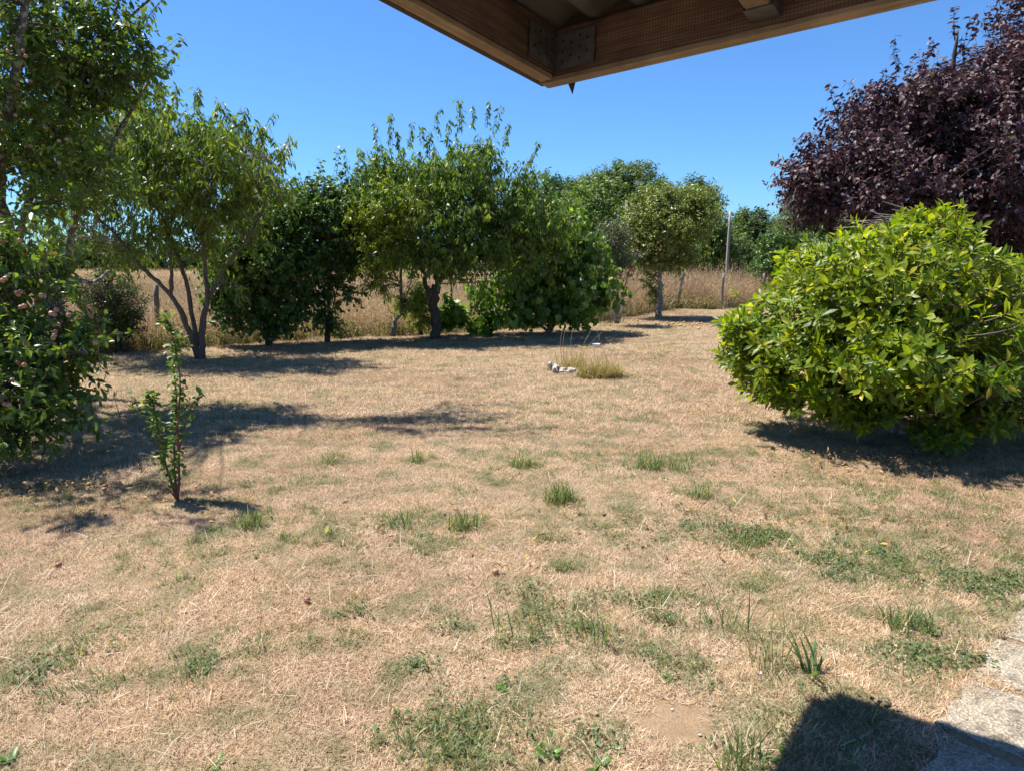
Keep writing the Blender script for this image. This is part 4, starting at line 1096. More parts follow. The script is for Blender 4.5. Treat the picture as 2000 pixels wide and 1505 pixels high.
for (x0, y0, x1, y1, d) in [(1865, 80, 1866, 14, 3), (1885, 90, 1900, 30, 2), (1760, 140, 1745, 80, 4), (1700, 200, 1655, 155, 3), (1640, 240, 1618, 165, 3), (1600, 290, 1560, 265, 3), (1560, 340, 1512, 318, 3), (1570, 355, 1515, 340, 3), (1800, 120, 1815, 85, 3), (1600, 395, 1548, 400, 3), (1930, 60, 1940, 20, 3), (1990, 20, 1992, -30, 4), (1660, 220, 1690, 180, 3), (1590, 400, 1540, 430, 2)]:
    sh.append((at(x0, y0, YP - .3), at(x1, y1, YP - .3), d))
grow(t12, limbs, bl, 760, 8, 10, (.07, .55), M['purple_leaf'], M['bark_dark'], 217, clu_r=.24, tw_len=.32, up=.4, droop=.5, shape='oval', n_parts=300, shoots=sh, r_branch=.01, zmin=1.2, twig_mat=M['bark_dark'], cell=20)

# dry twigs between the purple tree and the magnolia
t = gthing('dead_branch', 1720, 600, 'tangle of bare grey twigs between purple tree and magnolia', 'branch')
t.location = tuple(at(1720, 445, 8.2)); bq = np.array(t.location)
g = np.random.default_rng(61); n = 26
a = bq + np.stack([.1 + .35 * g.random(n), g.normal(size=n) * .15, -.15 + .1 * g.random(n)], -1)
e2 = a + np.stack([-.35 - .3 * g.random(n) + .35 * (g.random(n) > .7), g.normal(size=n) * .2, .12 + .2 * g.random(n)], -1)
V, F = tubes(np.stack([a, (a + e2) / 2 + np.array([0, 0, .08]), e2], 1), np.repeat([[.008, .006, .002]], n, 0), 4)
main, mF, _ = limb_mesh('m', [np.array([bq[0] + .4, bq[1] + .2, 0]), bq + np.array([.35, .1, -.6]), bq + np.array([.2, 0, -.1])], .03, .012, 8, 6)
link('stem', mesh_tris('stem', main - bq, mF, None, True), t, M['bark_grey'])
tag(link('twigs', mesh_tris('twigs', V - bq, F), t, M['twig_pale']), kind='stuff')

# 13 magnolia shrub: whorls of big leaves at shoot tips
b13 = gnd(1745, 845)
t13 = thing('magnolia_shrub', b13, 'broad bright green shrub with big glossy leaves on the right of the lawn', 'shrub')
YM = b13[1]
mb = [blob(1690, 640, YM, 250, 130, 1.5), blob(1520, 690, YM, 110, 100, .9), blob(1760, 530, YM, 190, 100, 1.3), blob(1800, 445, YM, 75, 48, .7), blob(1900, 620, YM, 160, 112, 1.4), blob(1625, 545, YM, 125, 82, 1.0), blob(1970, 545, YM, 60, 45, .7), blob(1770, 700, YM - .6, 220, 95, 1.0), blob(1890, 790, YM - .5, 150, 60, .7), blob(1660, 790, YM - .4, 80, 45, .5), blob(1830, 850, YM - .75, 70, 30, .35), blob(2080, 680, YM, 130, 150, 1.4), blob(1450, 660, YM, 45, 60, .5), blob(1560, 760, YM - .3, 110, 40, .6)]
limbs = [(pl((1745, 845, YM), (1745, 800, YM), (1735, 740, YM)), .09, .06)]
for i, (x, y, dy) in enumerate([(1520, 690, -.2), (1600, 560, 0), (1700, 520, .3), (1800, 430, 0), (1880, 560, .2), (1980, 640, 0), (1900, 780, -.5), (1640, 780, -.4), (1560, 770, -.1), (1820, 840, -.7), (1740, 640, -.8), (2060, 690, 0)]):
    limbs.append((pl((1742 + 3 * i - 15, 820 - 5 * (i % 4), YM), ((1742 + x) / 2, (790 + y) / 2 + 12, YM + dy * .4), (x, y, YM + dy)), .035, .01))
g = np.random.default_rng(301)
for i, (pts_, r0, r1) in enumerate(limbs):
    V, F, c = limb_mesh('l', pts_, r0, r1, 12, 7, flare=.3 if i == 0 else 0, seed=300 + i)
    link('trunk' if i == 0 else 'limb', mesh_tris('trunk' if i == 0 else 'limb', V - b13, F, None, True), t13, M['bark_grey'])
nodes = np.vstack([spline(q[0], 12) for q in limbs])
bc = np.array([b[0] for b in mb]); br = np.array([b[1] for b in mb])
w = np.prod(br, axis=1) ** (2 / 3.)
ns = 4100
ib = g.choice(len(mb), ns, p=w / w.sum())
u = unit(g.normal(size=(ns, 3)) + np.array([0, -.25, .15]))
lump = .90 + .12 * np.sin(u[:, 0] * 5.1 + ib) * np.sin(u[:, 2] * 6.3 + ib * 2) + .10 * np.sin(u[:, 0] * 13 + u[:, 2] * 11 + ib)
tip = bc[ib] + u * (g.random(ns) ** .30 * lump * (1 + .12 * (g.random(ns) > .92)))[:, None] * br[ib]
keep = tip[:, 2] > .14
tip, u, ib = tip[keep], u[keep], ib[keep]; ns = len(tip)
ax = unit(u * np.array([1, 1, .8]) * .9 + np.array([0, 0, .55]) + g.normal(size=(ns, 3)) * .25)
ax[:, 2] = np.where(tip[:, 2] < .5, ax[:, 2] * .5, ax[:, 2]); ax = unit(ax)
j = np.argmin(np.linalg.norm(nodes[None] - tip[:, None], axis=2), axis=1)
t4 = np.linspace(.55, 1, 5)[None, :, None]
a = nodes[j]; midp = tip - ax * np.linalg.norm(tip - a, axis=1)[:, None] * .45
B = (1 - t4) ** 2 * a[:, None] + 2 * t4 * (1 - t4) * midp[:, None] + t4 ** 2 * tip[:, None]
V, F = tubes(B, np.repeat([[.007, .006, .005, .004, .003]], ns, 0), 4)
tag(link('twigs', mesh_tris('twigs', V - b13, F), t13, M['twig']), kind='stuff')
LPW = 9
it = np.repeat(np.arange(ns), LPW); nl = len(it)
kx = np.tile(np.arange(LPW), ns)
ref = unit(np.cross(ax, np.array([.3, .9, .2]))); r2 = np.cross(ax, ref)
az = kx * 2.4 + np.repeat(g.random(ns) * 6.283, LPW)
per = ref[it] * np.cos(az)[:, None] + r2[it] * np.sin(az)[:, None]
op = (1.15 - .085 * kx + g.normal(size=nl) * .18)              # inner leaves stand up, outer spread
D = unit(ax[it] * np.cos(op)[:, None] + per * np.sin(op)[:, None] + np.array([0, 0, -.12]))
Nn = unit(ax[it] * np.sin(op)[:, None] - per * np.cos(op)[:, None] + g.normal(size=(nl, 3)) * .28)
L = .125 * (.5 + .6 * g.random(nl)) * np.repeat(.72 + .45 * g.random(ns), LPW) * np.where(kx > 6, .75, 1.0); Wd = L * .35 * (.85 + .3 * g.random(nl))
Pl = tip[it] - ax[it] * ((LPW - kx) * .011)[:, None]
bend = np.clip(.24 + .18 * g.normal(size=nl), -.1, .7)
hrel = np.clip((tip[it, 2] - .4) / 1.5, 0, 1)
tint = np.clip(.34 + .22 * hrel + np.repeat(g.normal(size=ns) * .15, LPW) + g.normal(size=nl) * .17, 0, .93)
tint = np.where(g.random(nl) < .03, .99, tint)
ok = Pl[:, 2] > .08
Pl, D, Nn, L, Wd, bend, tint = [q[ok] for q in (Pl, D, Nn, L, Wd, bend, tint)]
sel = pick_visible(Pl, L, 24, 300)
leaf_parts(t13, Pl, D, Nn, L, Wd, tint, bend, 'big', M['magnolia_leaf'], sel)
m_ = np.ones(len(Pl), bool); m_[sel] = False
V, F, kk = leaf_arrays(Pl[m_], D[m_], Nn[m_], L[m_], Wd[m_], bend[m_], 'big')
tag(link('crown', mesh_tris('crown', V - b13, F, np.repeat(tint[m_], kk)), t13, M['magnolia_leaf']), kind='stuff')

# 14 young pear with upright stems
b14 = gnd(347, 978)
t14 = thing('pear_sapling', b14, 'young pear sapling with a few upright leafy stems on the left of the lawn', 'sapling')
Yq = b14[1]
st = [[(347, 978, Yq), (350, 920, Yq), (347, 830, Yq), (352, 740, Yq), (335, 650, Yq), (322, 618, Yq)], [(345, 972, Yq), (325, 910, Yq), (312, 850, Yq - .05), (300, 790, Yq - .05), (290, 770, Yq - .05)], [(347, 975, Yq), (340, 900, Yq + .05), (345, 800, Yq + .08), (340, 700, Yq + .08), (352, 660, Yq + .05)], [(347, 890, Yq), (362, 830, Yq + .05), (375, 790, Yq + .05), (392, 768, Yq + .05)], [(318, 880, Yq), (290, 830, Yq), (270, 795, Yq), (262, 780, Yq)], [(345, 975, Yq), (330, 955, Yq), (318, 945, Yq)]]
g = np.random.default_rng(402)
Pq, Dq, Nq = [], [], []
for i, q in enumerate(st):
    V, F, c = limb_mesh('s', pl(*q), .009 if i < 3 else .005, .003, 16, 6, .1, seed=i)
    link('stem', mesh_tris('stem', V - b14, F, None, True), t14, M['red_twig'])
    cc = spline(pl(*q), 90 if i < 3 else 30)
    for k in range(10 if i < 3 else 8, len(cc)):
        if i == 5 or g.random() < (.1 if i < 3 else .2): continue
        if i in (0, 2) and k < 18: continue
        for _ in range(3 if i < 3 else 2):
            th = g.random() * 6.283
            d = np.array([math.cos(th), math.sin(th), .1 + .6 * g.normal()])
            Pq.append(cc[k] + g.normal(size=3) * .019); Dq.append(d); Nq.append(np.array([0, 0, 1.]) + g.normal(size=3) * .5)
Pq = np.array(Pq); Dq = unit(np.array(Dq)); Nq = unit(np.array(Nq)); nl = len(Pq)
L = .049 * (.55 + .65 * g.random(nl)); Wd = L * .56
tint = np.clip(.5 + .25 * g.normal(size=nl), 0, .93); tint[g.random(nl) < .03] = .99
bend = np.clip(.2 + .15 * g.normal(size=nl), 0, .5)
sel = np.argsort(-L)[:290]
leaf_parts(t14, Pq, Dq, Nq, L, Wd, tint, bend, 'oval', M['pear_leaf'], sel)
m_ = np.ones(nl, bool); m_[sel] = False
if m_.sum():
    V, F, kk = leaf_arrays(Pq[m_], Dq[m_], Nq[m_], L[m_], Wd[m_], bend[m_], 'oval')
    tag(link('leaves', mesh_tris('leaves', V - b14, F, np.repeat(tint[m_], kk)), t14, M['pear_leaf']), kind='stuff')
# thin bare reddish whip next to it
bw = gnd(278, 915)
t = thing('bare_twig', bw, 'thin bare reddish twig growing beside the pear sapling', 'twig')
for q, r in (([(278, 915), (258, 880), (243, 835), (230, 800), (222, 768)], .0045), ([(243, 835), (250, 805), (256, 785)], .0025), ([(224, 780), (228, 768), (227, 762)], .002)):
    V, F, c = limb_mesh('s', [at(x, y, bw[1]) for x, y in q], r, r * .5, 10, 5, .1)
    link('stem', mesh_tris('stem', V - bw, F, None, True), t, M['red_twig'])
g = np.random.default_rng(8)
k = 7
pp = np.array([at(254 + 4 * g.normal(), 790 + 5 * g.normal(), bw[1]) for _ in range(k)])
V, F, kk = leaf_arrays(pp, unit(g.normal(size=(k, 3)) + np.array([0, 0, -.6])), unit(g.normal(size=(k, 3))), np.full(k, .035), np.full(k, .012), np.full(k, .2), 'simple')
link('dry_leaves', mesh_tris('dry_leaves', V - bw, F, g.random(kk * k) * .4), t, M['litter'])

# ------------------------------------------------------------------ roof corner overhead
M['wood'] = None
def wood_mat(name, c1, c2, c3, grid=False):
    m, nt, b, out = newmat(name)
    tc = nd(nt, 'ShaderNodeTexCoord').outputs['Object']
    mp = nd(nt, 'ShaderNodeMapping'); mp.inputs['Scale'].default_value = (1.2, 22, 22)
    nt.links.new(tc, mp.inputs[0])
    n1 = noise(nt, mp.outputs[0], 2.2, 6, .6, 1.2)
    n2 = noise(nt, tc, 3.5, 4, .6)
    c = ramp(nt, n1, [(.32, c1), (.5, c2), (.68, c3)])
    c = mixc(nt, .6, c, ramp(nt, n2, [(.35, (.5, .45, .4)), (.65, (1, 1, 1))]), 'MULTIPLY')
    vk = nd(nt, 'ShaderNodeTexVoronoi'); vk.inputs['Scale'].default_value = 3.1
    mk = nd(nt, 'ShaderNodeMapping'); mk.inputs['Scale'].default_value = (.8, 2.2, 2.2); nt.links.new(tc, mk.inputs[0]); nt.links.new(mk.outputs[0], vk.inputs['Vector'])
    c = mixc(nt, .8, c, ramp(nt, vk.outputs['Distance'], [(.05, (.18, .13, .10)), (.10, (.55, .48, .42)), (.14, (1, 1, 1))]), 'MULTIPLY')     # knots
    n6 = noise(nt, tc, 1.4, 5, .7)
    c = mixc(nt, .7, c, ramp(nt, n6, [(.4, (.42, .38, .34)), (.58, (1, 1, 1))]), 'MULTIPLY')     # weather stains
    h = n1
    if grid:
        # sawn timber pressed with a fine square grid of roller marks
        sp = nd(nt, 'ShaderNodeSeparateXYZ'); nt.links.new(tc, sp.inputs[0])
        gs = []
        for s in ('X', 'Z'):
            a = nd(nt, 'ShaderNodeMath', operation='MULTIPLY'); a.inputs[1].default_value = 95.
            nt.links.new(sp.outputs[s], a.inputs[0])
            f = nd(nt, 'ShaderNodeMath', operation='FRACT'); nt.links.new(a.outputs[0], f.inputs[0])
            l = nd(nt, 'ShaderNodeMath', operation='LESS_THAN'); l.inputs[1].default_value = .28
            nt.links.new(f.outputs[0], l.inputs[0]); gs.append(l.outputs[0])
        mx = nd(nt, 'ShaderNodeMath', operation='MAXIMUM'); nt.links.new(gs[0], mx.inputs[0]); nt.links.new(gs[1], mx.inputs[1])
        c = mixc(nt, mx.outputs[0], c, mixc(nt, 1.0, c, (.62, .58, .54), 'MULTIPLY'))
        sb = nd(nt, 'ShaderNodeMath', operation='SUBTRACT'); nt.links.new(n1, sb.inputs[0]); nt.links.new(mx.outputs[0], sb.inputs[1]); h = sb.outputs[0]
    nt.links.new(c, b.inputs['Base Color']); b.inputs['Roughness'].default_value = .8
    bump(nt, b, h, .35, .003)
    return m


M['wood'] = wood_mat('sawn_wood', (0.215, 0.161, 0.107), (0.332, 0.254, 0.171), (0.420, 0.332, 0.235))
M['wood_grid'] = wood_mat('pressed_wood', (0.094, 0.055, 0.038), (0.172, 0.106, 0.071), (0.258, 0.172, 0.121), True)
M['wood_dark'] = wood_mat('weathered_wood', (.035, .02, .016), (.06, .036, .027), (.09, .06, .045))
M['roof_sheet'] = flat_mat('fibre_sheet', (.045, .043, .04), (.12, .115, .105), 5, .85)
M['bracket'] = flat_mat('galvanised_bracket', (.05, .05, .05), (.11, .11, .105), 24, .55)
M['bracket'].node_tree.nodes['Principled BSDF'].inputs['Metallic'].default_value = .35
M['hole'] = flat_mat('nail_hole', (.01, .01, .01), (.02, .02, .02), 10, .9)

HC = 2.25
K = at(1062, 168, 1.0) - np.array([0, 0, CAMH]); K = np.array([0, 0, CAMH]) + K * ((HC - CAMH) / K[2])      # lower outer corner of the roof
dirA = at(742, -2, 1.0) - np.array([0, 0, CAMH])
dirB = at(1795, -1, 1.0) - np.array([0, 0, CAMH])
tA = 2.046; tB = 1.937
ua = unit((np.array([0, 0, CAMH]) + dirA * tA / 1.0 * (1.08) - K)[None])[0]
ub = unit((np.array([0, 0, CAMH]) + dirB * tB * 1.08 - K)[None])[0]
# frame: ub along the eave beam, ua up the rake, un = up
un = unit(np.cross(ub, ua)[None])[0]
if un[2] < 0: un = -un
rb = thing('porch_roof', (K[0], K[1], 0), 'corner of a wooden porch roof with corrugated sheets overhead', 'roof')
rbo = np.array(rb.location)


def obox(name, o, x, y, z, lx, ly, lz, mat, parent=rb, bevel=.004, endcut=0.0):
    """box from corner o along x,y,z; a local frame so wood grain follows x"""
    bm = bmesh.new()
    c = [(0, 0, 0), (lx, 0, 0), (lx, ly, 0), (0, ly, 0), (0, 0, lz), (lx, 0, lz), (lx, ly, lz), (0, ly, lz)]
    vs = [bm.verts.new(v) for v in c]
    if endcut:
        for k in (0, 3): vs[k].co.x += endcut
    for f in ((0, 3, 2, 1), (4, 5, 6, 7), (0, 1, 5, 4), (1, 2, 6, 5), (2, 3, 7, 6), (3, 0, 4, 7)): bm.faces.new([vs[k] for k in f])
    if bevel: bmesh.ops.bevel(bm, geom=bm.edges[:], offset=bevel, segments=2, affect='EDGES')
    bmesh.ops.recalc_face_normals(bm, faces=bm.faces)
    me = bpy.data.meshes.new(name); bm.to_mesh(me); bm.free()
    ob = link(name, me, parent, mat)
    pr = np.array(parent.location)
    p = o - pr
    ob.matrix_basis = Matrix(((x[0], y[0], z[0], p[0]), (x[1], y[1], z[1], p[1]), (x[2], y[2], z[2], p[2]), (0, 0, 0, 1)))
    return ob


inB = unit((ua - ub * (ua @ ub))[None])[0]     # from the eave beam inwards
inA = unit((ub - ua * (ub @ ua))[None])[0]     # from the rake beam inwards
TH, HT = .058, .165
obox('eave_beam', K.copy(), ub, inB, un, 4.6, TH, HT, M['wood_grid'], bevel=.004, endcut=.035)
# beam undersides as added paler strips, ground bounce put into their colour
obox('eave_lit_underside', K - un * .0165 + ub * .004 + inB * .002, ub, inB, un, 4.5, TH - .004, .0165, M['wood'], bevel=.003, endcut=.02)
obox('rake_beam', K + inB * (TH + .003) + ub * .030 + un * .004, ua, inA, un, 3.6, TH, HT, M['wood_grid'], bevel=.004)
obox('rake_lit_underside', K + inB * (TH + .003) + ub * .028 - un * .013, ua, inA, un, 3.6, TH - .004, .0165, M['wood'], bevel=.003)  # rake beam underside, bounced light painted in by the paler wood
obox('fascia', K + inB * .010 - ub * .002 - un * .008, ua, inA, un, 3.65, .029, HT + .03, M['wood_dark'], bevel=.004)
rp = K + ub * .80 + inB * (TH + .003) + un * .02
raf = obox('rafter', rp, inB, ub, un, 3.5, .075, HT - .04, M['wood'], bevel=.004)
hg = obox('joist_hanger', rp - un * .004 + ub * -.004, inB, ub, un, .085, .083, .003, M['bracket'], bevel=.0005)
obox('hanger_flange', rp - un * .004 + ub * -.0065 + inB * .002, inB, ub, un, .08, .002, .10, M['bracket'], bevel=0)
obox('hanger_flange', rp - un * .004 + ub * .0795 + inB * .002, inB, ub, un, .08, .002, .10, M['bracket'], bevel=0)
# corner bracket: two nail plates meeting at the inside corner
ci = K + inB * (TH + .0005) + ub * (.030 + TH + .0035)
p1 = obox('corner_bracket', ci + un * .014 + inB * .0045, ub, inB, un, .16, .003, .125, M['bracket'], bevel=.001)
p2 = obox('corner_bracket', ci + un * .014 + inB * .0045, ua, inA, un, .16, .003, .125, M['bracket'], bevel=.001)
hm = bpy.data.meshes.new('nail_hole')
bm = bmesh.new(); bmesh.ops.create_cone(bm, cap_ends=True, segments=8, radius1=.0045, radius2=.0045, depth=.002); bm.to_mesh(hm); bm.free()
hm.materials.append(M['hole'])
for (pp, xx, yy) in ((ci + un * .014 + inB * .0045, ub, inB), (ci + un * .014 + inB * .0045, ua, inA)):
    for (a_, b_) in [(.03, .025), (.03, .06), (.03, .1), (.065, .04), (.065, .085), (.1, .025), (.1, .065), (.1, .105), (.13, .045), (.13, .09)]:
        h = link('nail_hole', hm, rb)
        p = pp + xx * a_ + un * b_ + yy * .0038 - rbo
        zz = yy; x2 = xx; y2 = np.cross(zz, x2)
        h.matrix_basis = Matrix(((x2[0], y2[0], zz[0], p[0]), (x2[1], y2[1], zz[1], p[1]), (x2[2], y2[2], zz[2], p[2]), (0, 0, 0, 1)))
# corrugated sheets laid on top, corrugations running up the slope
nxx, nyy = 260, 4
Lx, Ly = 4.7, 3.7
V = []
for thk in (0, .006):
    for i in range(nxx + 1):
        x = Lx * i / nxx
        z = .024 * math.cos(2 * math.pi * x / .177)
        for jx in range(nyy + 1): V.append(K + ub * (x - .03) + inB * (Ly * jx / nyy - .03) + un * (HT + .034 + z + thk) - rbo)
F = []
S0 = (nxx + 1) * (nyy + 1)
for i in range(nxx):
    for jx in range(nyy):
        a_ = i * (nyy + 1) + jx
        F.append((a_, a_ + 1, a_ + nyy + 2, a_ + nyy + 1)); F.append((a_ + S0, a_ + S0 + nyy + 1, a_ + S0 + nyy + 2, a_ + S0 + 1))
obox('eave_filler', K + un * (HT + .001) - inB * .004, ub, inB, un, 4.55, .03, .06, M['wood_dark'], bevel=0)
obox('rake_filler', K + un * (HT + .001) + ub * .0 + inB * .03, ua, inA, un, 3.55, .03, .06, M['wood_dark'], bevel=0)
link('corrugated_sheet', mesh_poly('corrugated_sheet', V, F, True), rb, M['roof_sheet'])
# triangular tab of flashing hanging below the eave
tq = K + ub * .075 - inB * .004
V = [tq + un * .05, tq + ub * .075 + un * .05, tq + ub * .05 - un * .052]
V = [v - rbo for v in V] + [v - inB * .003 - rbo for v in V]
link('flashing', mesh_poly('flashing', V, [(0, 1, 2), (5, 4, 3), (0, 3, 4, 1), (1, 4, 5, 2), (2, 5, 3, 0)]), rb, M['wood_dark'])
# post carrying the eave outside the view, so that the roof stands on something
for s_ in (3.9,):
    pt = K + ub * s_ + inB * .005; 
    obox('post', np.array([pt[0], pt[1], 0]), np.array([0, 0, 1.]), unit(np.array([[-inB[0], -inB[1], 0]]))[0] * -1, np.array([-inB[1], inB[0], 0]) / max(1e-6, math.hypot(inB[0], inB[1])), pt[2] - .018, .1, .1, M['wood'], bevel=.004)

# ------------------------------------------------------------------ small things on the lawn
M['stone'] = bark_mat('limestone', (.40, .37, .32), (.58, .55, .49), (.24, .18, .11), 7)


def stone(px, py, sx, sy, sz, label, seed, group=None, mat='stone', tilt=0.):
    g = np.random.default_rng(seed)
    bm = bmesh.new(); bmesh.ops.create_icosphere(bm, subdivisions=2, radius=1)
    for v in bm.verts:
        n_ = v.co.copy(); k_ = 1 + .26 * math.sin(3 * n_.x + seed) * math.cos(2.5 * n_.y + seed * 2) + .22 * math.sin(5.5 * n_.z + 2.2 * n_.x + seed) + .10 * g.normal()
        v.co = Vector((math.copysign(abs(n_.x) ** .9, n_.x) * sx * k_, math.copysign(abs(n_.y) ** .9, n_.y) * sy * k_, math.copysign(abs(n_.z) ** .9, n_.z) * sz * k_))
    me = bpy.data.meshes.new('stone'); bm.to_mesh(me); bm.free()
    o = link('stone', me, None, M[mat])
    p = gnd(px, py); o.location = (p[0], p[1], sz * .72); o.rotation_euler = (tilt, 0, g.random() * .6)
    return tag(o, label, 'stone', group)


stone(1074, 724, .04, .045, .085, 'white stone standing at the left end of the border by the dry tuft', 1)
stone(1085, 729, .05, .05, .07, 'short white stone second from the left of the border by the dry tuft', 2)
stone(1101, 727, .06, .045, .035, 'flat ochre stained white stone in the middle of the border', 3)
stone(1115, 728, .075, .05, .04, 'long low white stone just left of the dry tuft', 4)
stone(1131, 734, .05, .045, .05, 'blunt white stone touching the dry tuft', 5)
stone(1485, 1317, .012, .010, .008, 'white pebble beside the long grass blades near the porch shadow', 6)
stone(1367, 1436, .007, .006, .005, 'tiny white pebble at the right of the bare earth patch', 7)
stone(1313, 1386, .006, .005, .004, 'tiny white pebble at the top of the bare earth patch', 8)
stone(1746, 1353, .006, .005, .004, 'tiny white pebble between porch shadow and concrete path', 9)
stone(80, 916, .02, .016, .011, 'white pebble in the shade under the plum tree', 10)

# white plastic tub lying beyond the tuft
tb = gnd(1164, 679)
bm = bmesh.new()
bmesh.ops.create_cone(bm, cap_ends=False, segments=20, radius1=.055, radius2=.075, depth=.06)
bmesh.ops.create_circle(bm, cap_ends=True, segments=20, radius=.055, matrix=Matrix.Translation((0, 0, -.03)))
bmesh.ops.create_cone(bm, cap_ends=False, segments=20, radius1=.075, radius2=.08, depth=.008, matrix=Matrix.Translation((0, 0, .034)))
me = bpy.data.meshes.new('tub'); bm.to_mesh(me); bm.free()
M['white_plastic'] = flat_mat('white_plastic', (.78, .78, .77), (.84, .84, .83), 10, .5, .02)
o = link('tub', me, None, M['white_plastic']); o.location = (tb[0], tb[1], .035)
tag(o, 'small white tub lying on the lawn in front of the fig bush', 'tub')

# dry ornamental tuft beside the stones
b = gnd(1172, 736)
t = thing('dry_grass_tuft', b, 'mounded tuft of dry yellow grass beside the white stones', 'grass tuft')
g = np.random.default_rng(21)
V, F, tt = blades(1500, .62, .26, .07, .006, .75, g, True, .9)
V[:, 1] *= .75
link('blades', mesh_tris('blades', V, F, tt), t, M['dry_tuft'])['kind'] = 'stuff'
t2_ = thing('dry_grass_tuft', gnd(1118, 716), 'thin pale dry tuft with long leaning stalks behind the white stones', 'grass tuft')
V, F, tt = blades(320, .5, .22, .08, .005, .6, g, True, .7)
link('blades', mesh_tris('blades', V, F, tt), t2_, M['dry_tuft'])['kind'] = 'stuff'
q0 = np.array(t2_.location)
for (x0, y0, x1, y1) in ((1128, 712, 1158, 640), (1125, 715, 1180, 645), (1130, 710, 1150, 655), (1200, 715, 1222, 672), (1098, 690, 1099, 640), (1103, 690, 1104, 642), (1118, 690, 1119, 642), (1160, 700, 1172, 655), (1190, 690, 1165, 640)):
    a = at(x0, y0, q0[1]); c = at(x1, y1, q0[1] + .2); a[2] = max(.01, a[2] * .2)
    cv = spline([a, (a + c) / 2 + np.array([-.03, 0, .03]), c], 8)
    V, F = tubes(cv[None], np.linspace(.004, .002, 8)[None], 4)
    link('stalk', mesh_tris('stalk', V - q0, F, np.full(len(V), .6)), t2_, M['dry_tuft'])

# prominent green grass clumps
CL = [(1092, 978, .13, 150, .13, .4, 'dense bright green grass clump in the middle of the lawn'),
      (815, 902, .06, 40, .10, .6, 'small bright green grass clump left of the lawn centre'),
      (645, 902, .09, 50, .13, .7, 'dark green grass clump right of the pear sapling'),
      (1020, 910, .12, 90, .12, .55, 'upper left clump in the row of green clumps across the middle lawn'),
      (1270, 912, .14, 110, .13, .6, 'wide green clump in front of the magnolia, left half of the pair'),
      (1325, 918, .13, 90, .11, .6, 'wide green clump in front of the magnolia, right half of the pair'),
      (490, 1028, .10, 90, .11, .35, 'upright pale green clump between sapling and lawn centre'),
      (1365, 970, .10, 90, .10, .4, 'yellowish green grass clump below the magnolia clumps'),
      (905, 1030, .13, 130, .09, .5, 'broad green clump left of and below the dense bright one'),
      (780, 1026, .11, 80, .09, .6, 'green clump leaning left beside the broad one'),
      (1470, 1062, .10, 90, .07, .6, 'dark clover like clump on the right lawn'),
      (1775, 1225, .15, 170, .10, .6, 'bright yellow green clump near the concrete path'),
      (1010, 1235, .16, 34, .17, .65, 'sparse clump with tall thin stalks, left of the two in the front lawn'),
      (1150, 1245, .17, 44, .17, .65, 'sparse clump with tall thin stalks, right of the two in the front lawn'),
      (1415, 1235, .15, 34, .22, .5, 'tall wispy grass left of the broad bladed grass'),
      (1500, 1300, .12, 40, .22, .5, 'tall thin grass beside the white pebble'),
      (1445, 1505, .10, 60, .15, .4, 'tall green grass at the left edge of the porch shadow'),
      (870, 1450, .20, 90, .07, .7, 'low spreading green grass at the bottom of the lawn')]
for i, (px, py, rad_, nb, h, ln, lb) in enumerate(CL):
    g = np.random.default_rng(500 + i)
    t = thing('grass_clump', gnd(px, py), lb, 'grass clump', 'green grass clumps on the dry lawn')
    V, F, tt = blades(nb, rad_ * 1.5, h, h * .3, .0052 if h < .15 else .0048, ln, g, True, .6)
    tag(link('blades', mesh_tris('blades', V, F, np.minimum(tt, .88)), t, M['green_grass']), kind='stuff')
# the broad bladed grass near the shadow
t = thing('broad_grass', gnd(1585, 1322), 'broad bladed green grass plant above the corner of the porch shadow', 'plant')
g = np.random.default_rng(541)
for k in range(11):
    b0_ = np.array([g.normal() * .012, g.normal() * .012, 0]); th = g.random() * 6.283; ln = .15 + .45 * g.random(); l = .10 + .10 * g.random()
    c = [b0_]
    for s in range(5):
        ln += .12; d = np.array([math.cos(th) * math.sin(ln), math.sin(th) * math.sin(ln), math.cos(ln)]); c.append(c[-1] + d * l / 5)
    c = np.array(c); sd = np.array([-math.sin(th), math.cos(th), 0]); ww = .0065 * np.array([.7, 1, 1, .9, .6, .05])
    V = np.concatenate([c - sd * ww[:, None], c + sd * ww[:, None]])
    F = [(s, s + 1, s + 7) for s in range(5)] + [(s, s + 7, s + 6) for s in range(5)]
    link('blade', mesh_tris('blade', V, F, np.full(12, .2 + .5 * g.random())), t, M['green_grass'])
# broad leaved weed rosettes
WR = [(985, 1345, 11, .055, 'bright green leafy rosette alone in the front lawn'), (1075, 1480, 12, .06, 'leafy weed in the left of the pair at the bottom edge'), (1170, 1500, 11, .06, 'leafy weed in the right of the pair at the bottom edge'), (1065, 1455, 9, .05, 'leafy weed just above the pair at the bottom edge'),
      (1200, 1465, 10, .05, 'leafy weed below the bare earth patch'), (405, 1312, 10, .05, 'small green weed in the front left lawn'), (15, 1490, 9, .06, 'green weed at the bottom left corner'), (425, 1495, 8, .05, 'green weed at the bottom edge left of centre'), (1300, 1168, 9, .05, 'small weed with one long stalk in the middle front lawn'),
      (1505, 1485, 9, .05, 'weed with small leaves at the left edge of the porch shadow'), (1660, 1470, 12, .05, 'weed with flat leaves inside the porch shadow'), (1540, 1480, 10, .05, 'grey green weed in the left of the porch shadow'), (1800, 1290, 14, .05, 'flat spreading weed near the concrete path'), (1310, 1330, 10, .05, 'dark green weed above the bare earth patch'),
      (660, 1200, 9, .045, 'dark flat weed in the left front lawn'), (880, 1222, 9, .04, 'dark flat weed near the lawn centre front'), (810, 1300, 9, .045, 'dark wilted weed left of the bright rosette')]
wm = []
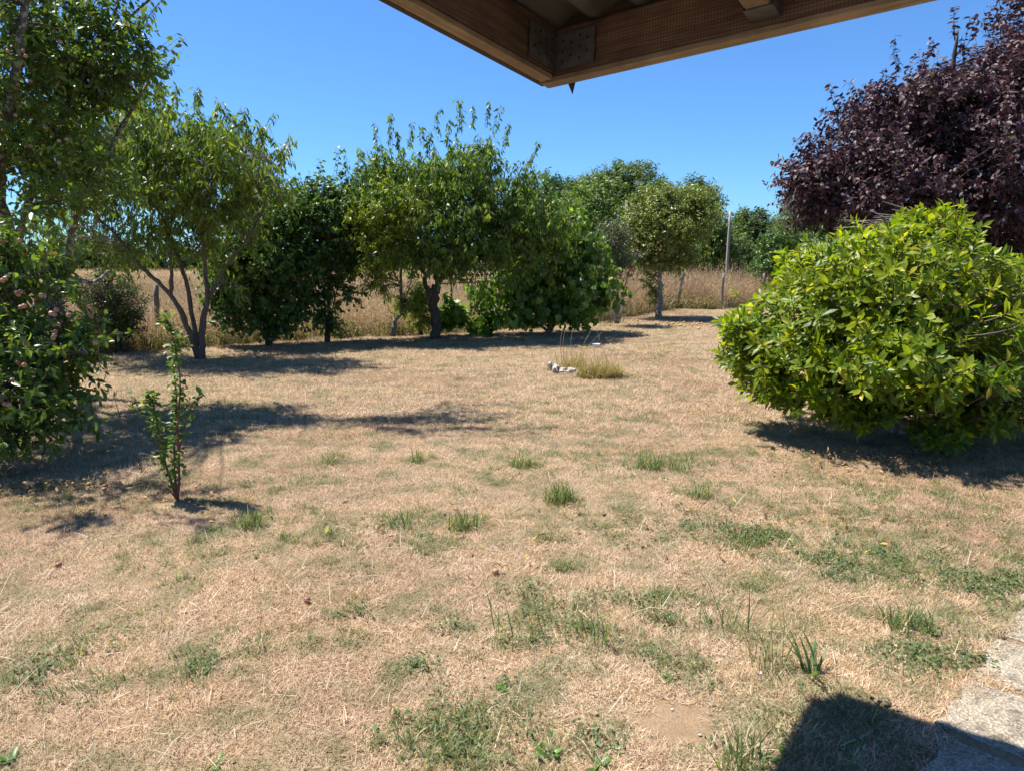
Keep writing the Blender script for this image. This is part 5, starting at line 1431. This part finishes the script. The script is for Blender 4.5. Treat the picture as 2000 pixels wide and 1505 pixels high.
for k in range(4):
    T, F = LEAFSHAPE['oval']
    V = np.stack([T[:, 0] * .36, T[:, 1], T[:, 2] * .8 - (.1 + .1 * k) * T[:, 1] ** 2], -1)
    me = mesh_tris('leaf', V, F, np.full(len(T), [.2, .45, .6, .85][k])); me.materials.append(M['weed_leaf']); wm.append(me)
for i, (px, py, nn, l, lb) in enumerate(WR):
    g = np.random.default_rng(600 + i)
    t = thing('weed', gnd(px, py), lb, 'weed', 'broad leaved weeds in the dry lawn')
    for k in range(nn):
        o = link('leaf', wm[(i + k) % 4], t)
        s = l * (.45 + .5 * g.random())
        el = .25 + .6 * g.random()
        o.rotation_euler = (el, .2 * g.normal(), k * 2.4 + g.random() * .6); o.scale = (s, s, s)
        o.location = (.010 * g.normal(), .010 * g.normal(), .004)
# fallen plums
for i, (px, py, lb) in enumerate([(115, 1109, 'red plum lying alone on the front left lawn'), (600, 1178, 'dark red plum lying at the left of the front lawn'), (66, 962, 'yellow plum lying in the shade on the far left'), (65, 970, 'pale plum next to the yellow one in the shade'), (204, 960, 'orange plum in a gap of sun under the plum tree'), (968, 1122, 'orange red plum near the lawn centre')]):
    o = link('fallen_plum', pm[(1, 1, 2, 2, 0, 0)[i]]); o.location = gnd(px, py) + np.array([0, 0, .02])
    tag(o, lb, 'plum')
# leaf litter
g = np.random.default_rng(700)
ctr = [(760, 660, 160, 260), (900, 660, 120, 160), (1180, 640, 100, 90), (520, 680, 150, 180), (1720, 890, 220, 300), (200, 950, 260, 220), (1500, 1000, 500, 150), (900, 1000, 700, 160), (1300, 620, 90, 60), (300, 700, 150, 80)]
pp = []
for x, y, s, k in ctr:
    for _ in range(k): 
        q = (x + g.normal() * s * .5, y + abs(g.normal()) * s * .10 - s * .02)
        if q[1] > 600: pp.append(gnd(*q))
pp = np.array(pp); nl = len(pp); pp[:, 2] = .03 + .01 * g.random(nl)
Dl = unit(g.normal(size=(nl, 3)) * np.array([1, 1, .15])); L = .05 * (.5 + .7 * g.random(nl))
V, F, kk = leaf_arrays(pp, Dl, unit(np.array([0, 0, 1.]) + .4 * g.normal(size=(nl, 3))), L, L * .4, .3 * g.normal(size=nl), 'simple')
tag(link('leaf_litter', mesh_tris('leaf_litter', V, F, np.repeat(g.random(nl), kk)), None, M['litter']), 'dry fallen leaves scattered over the lawn', None, None, 'stuff')
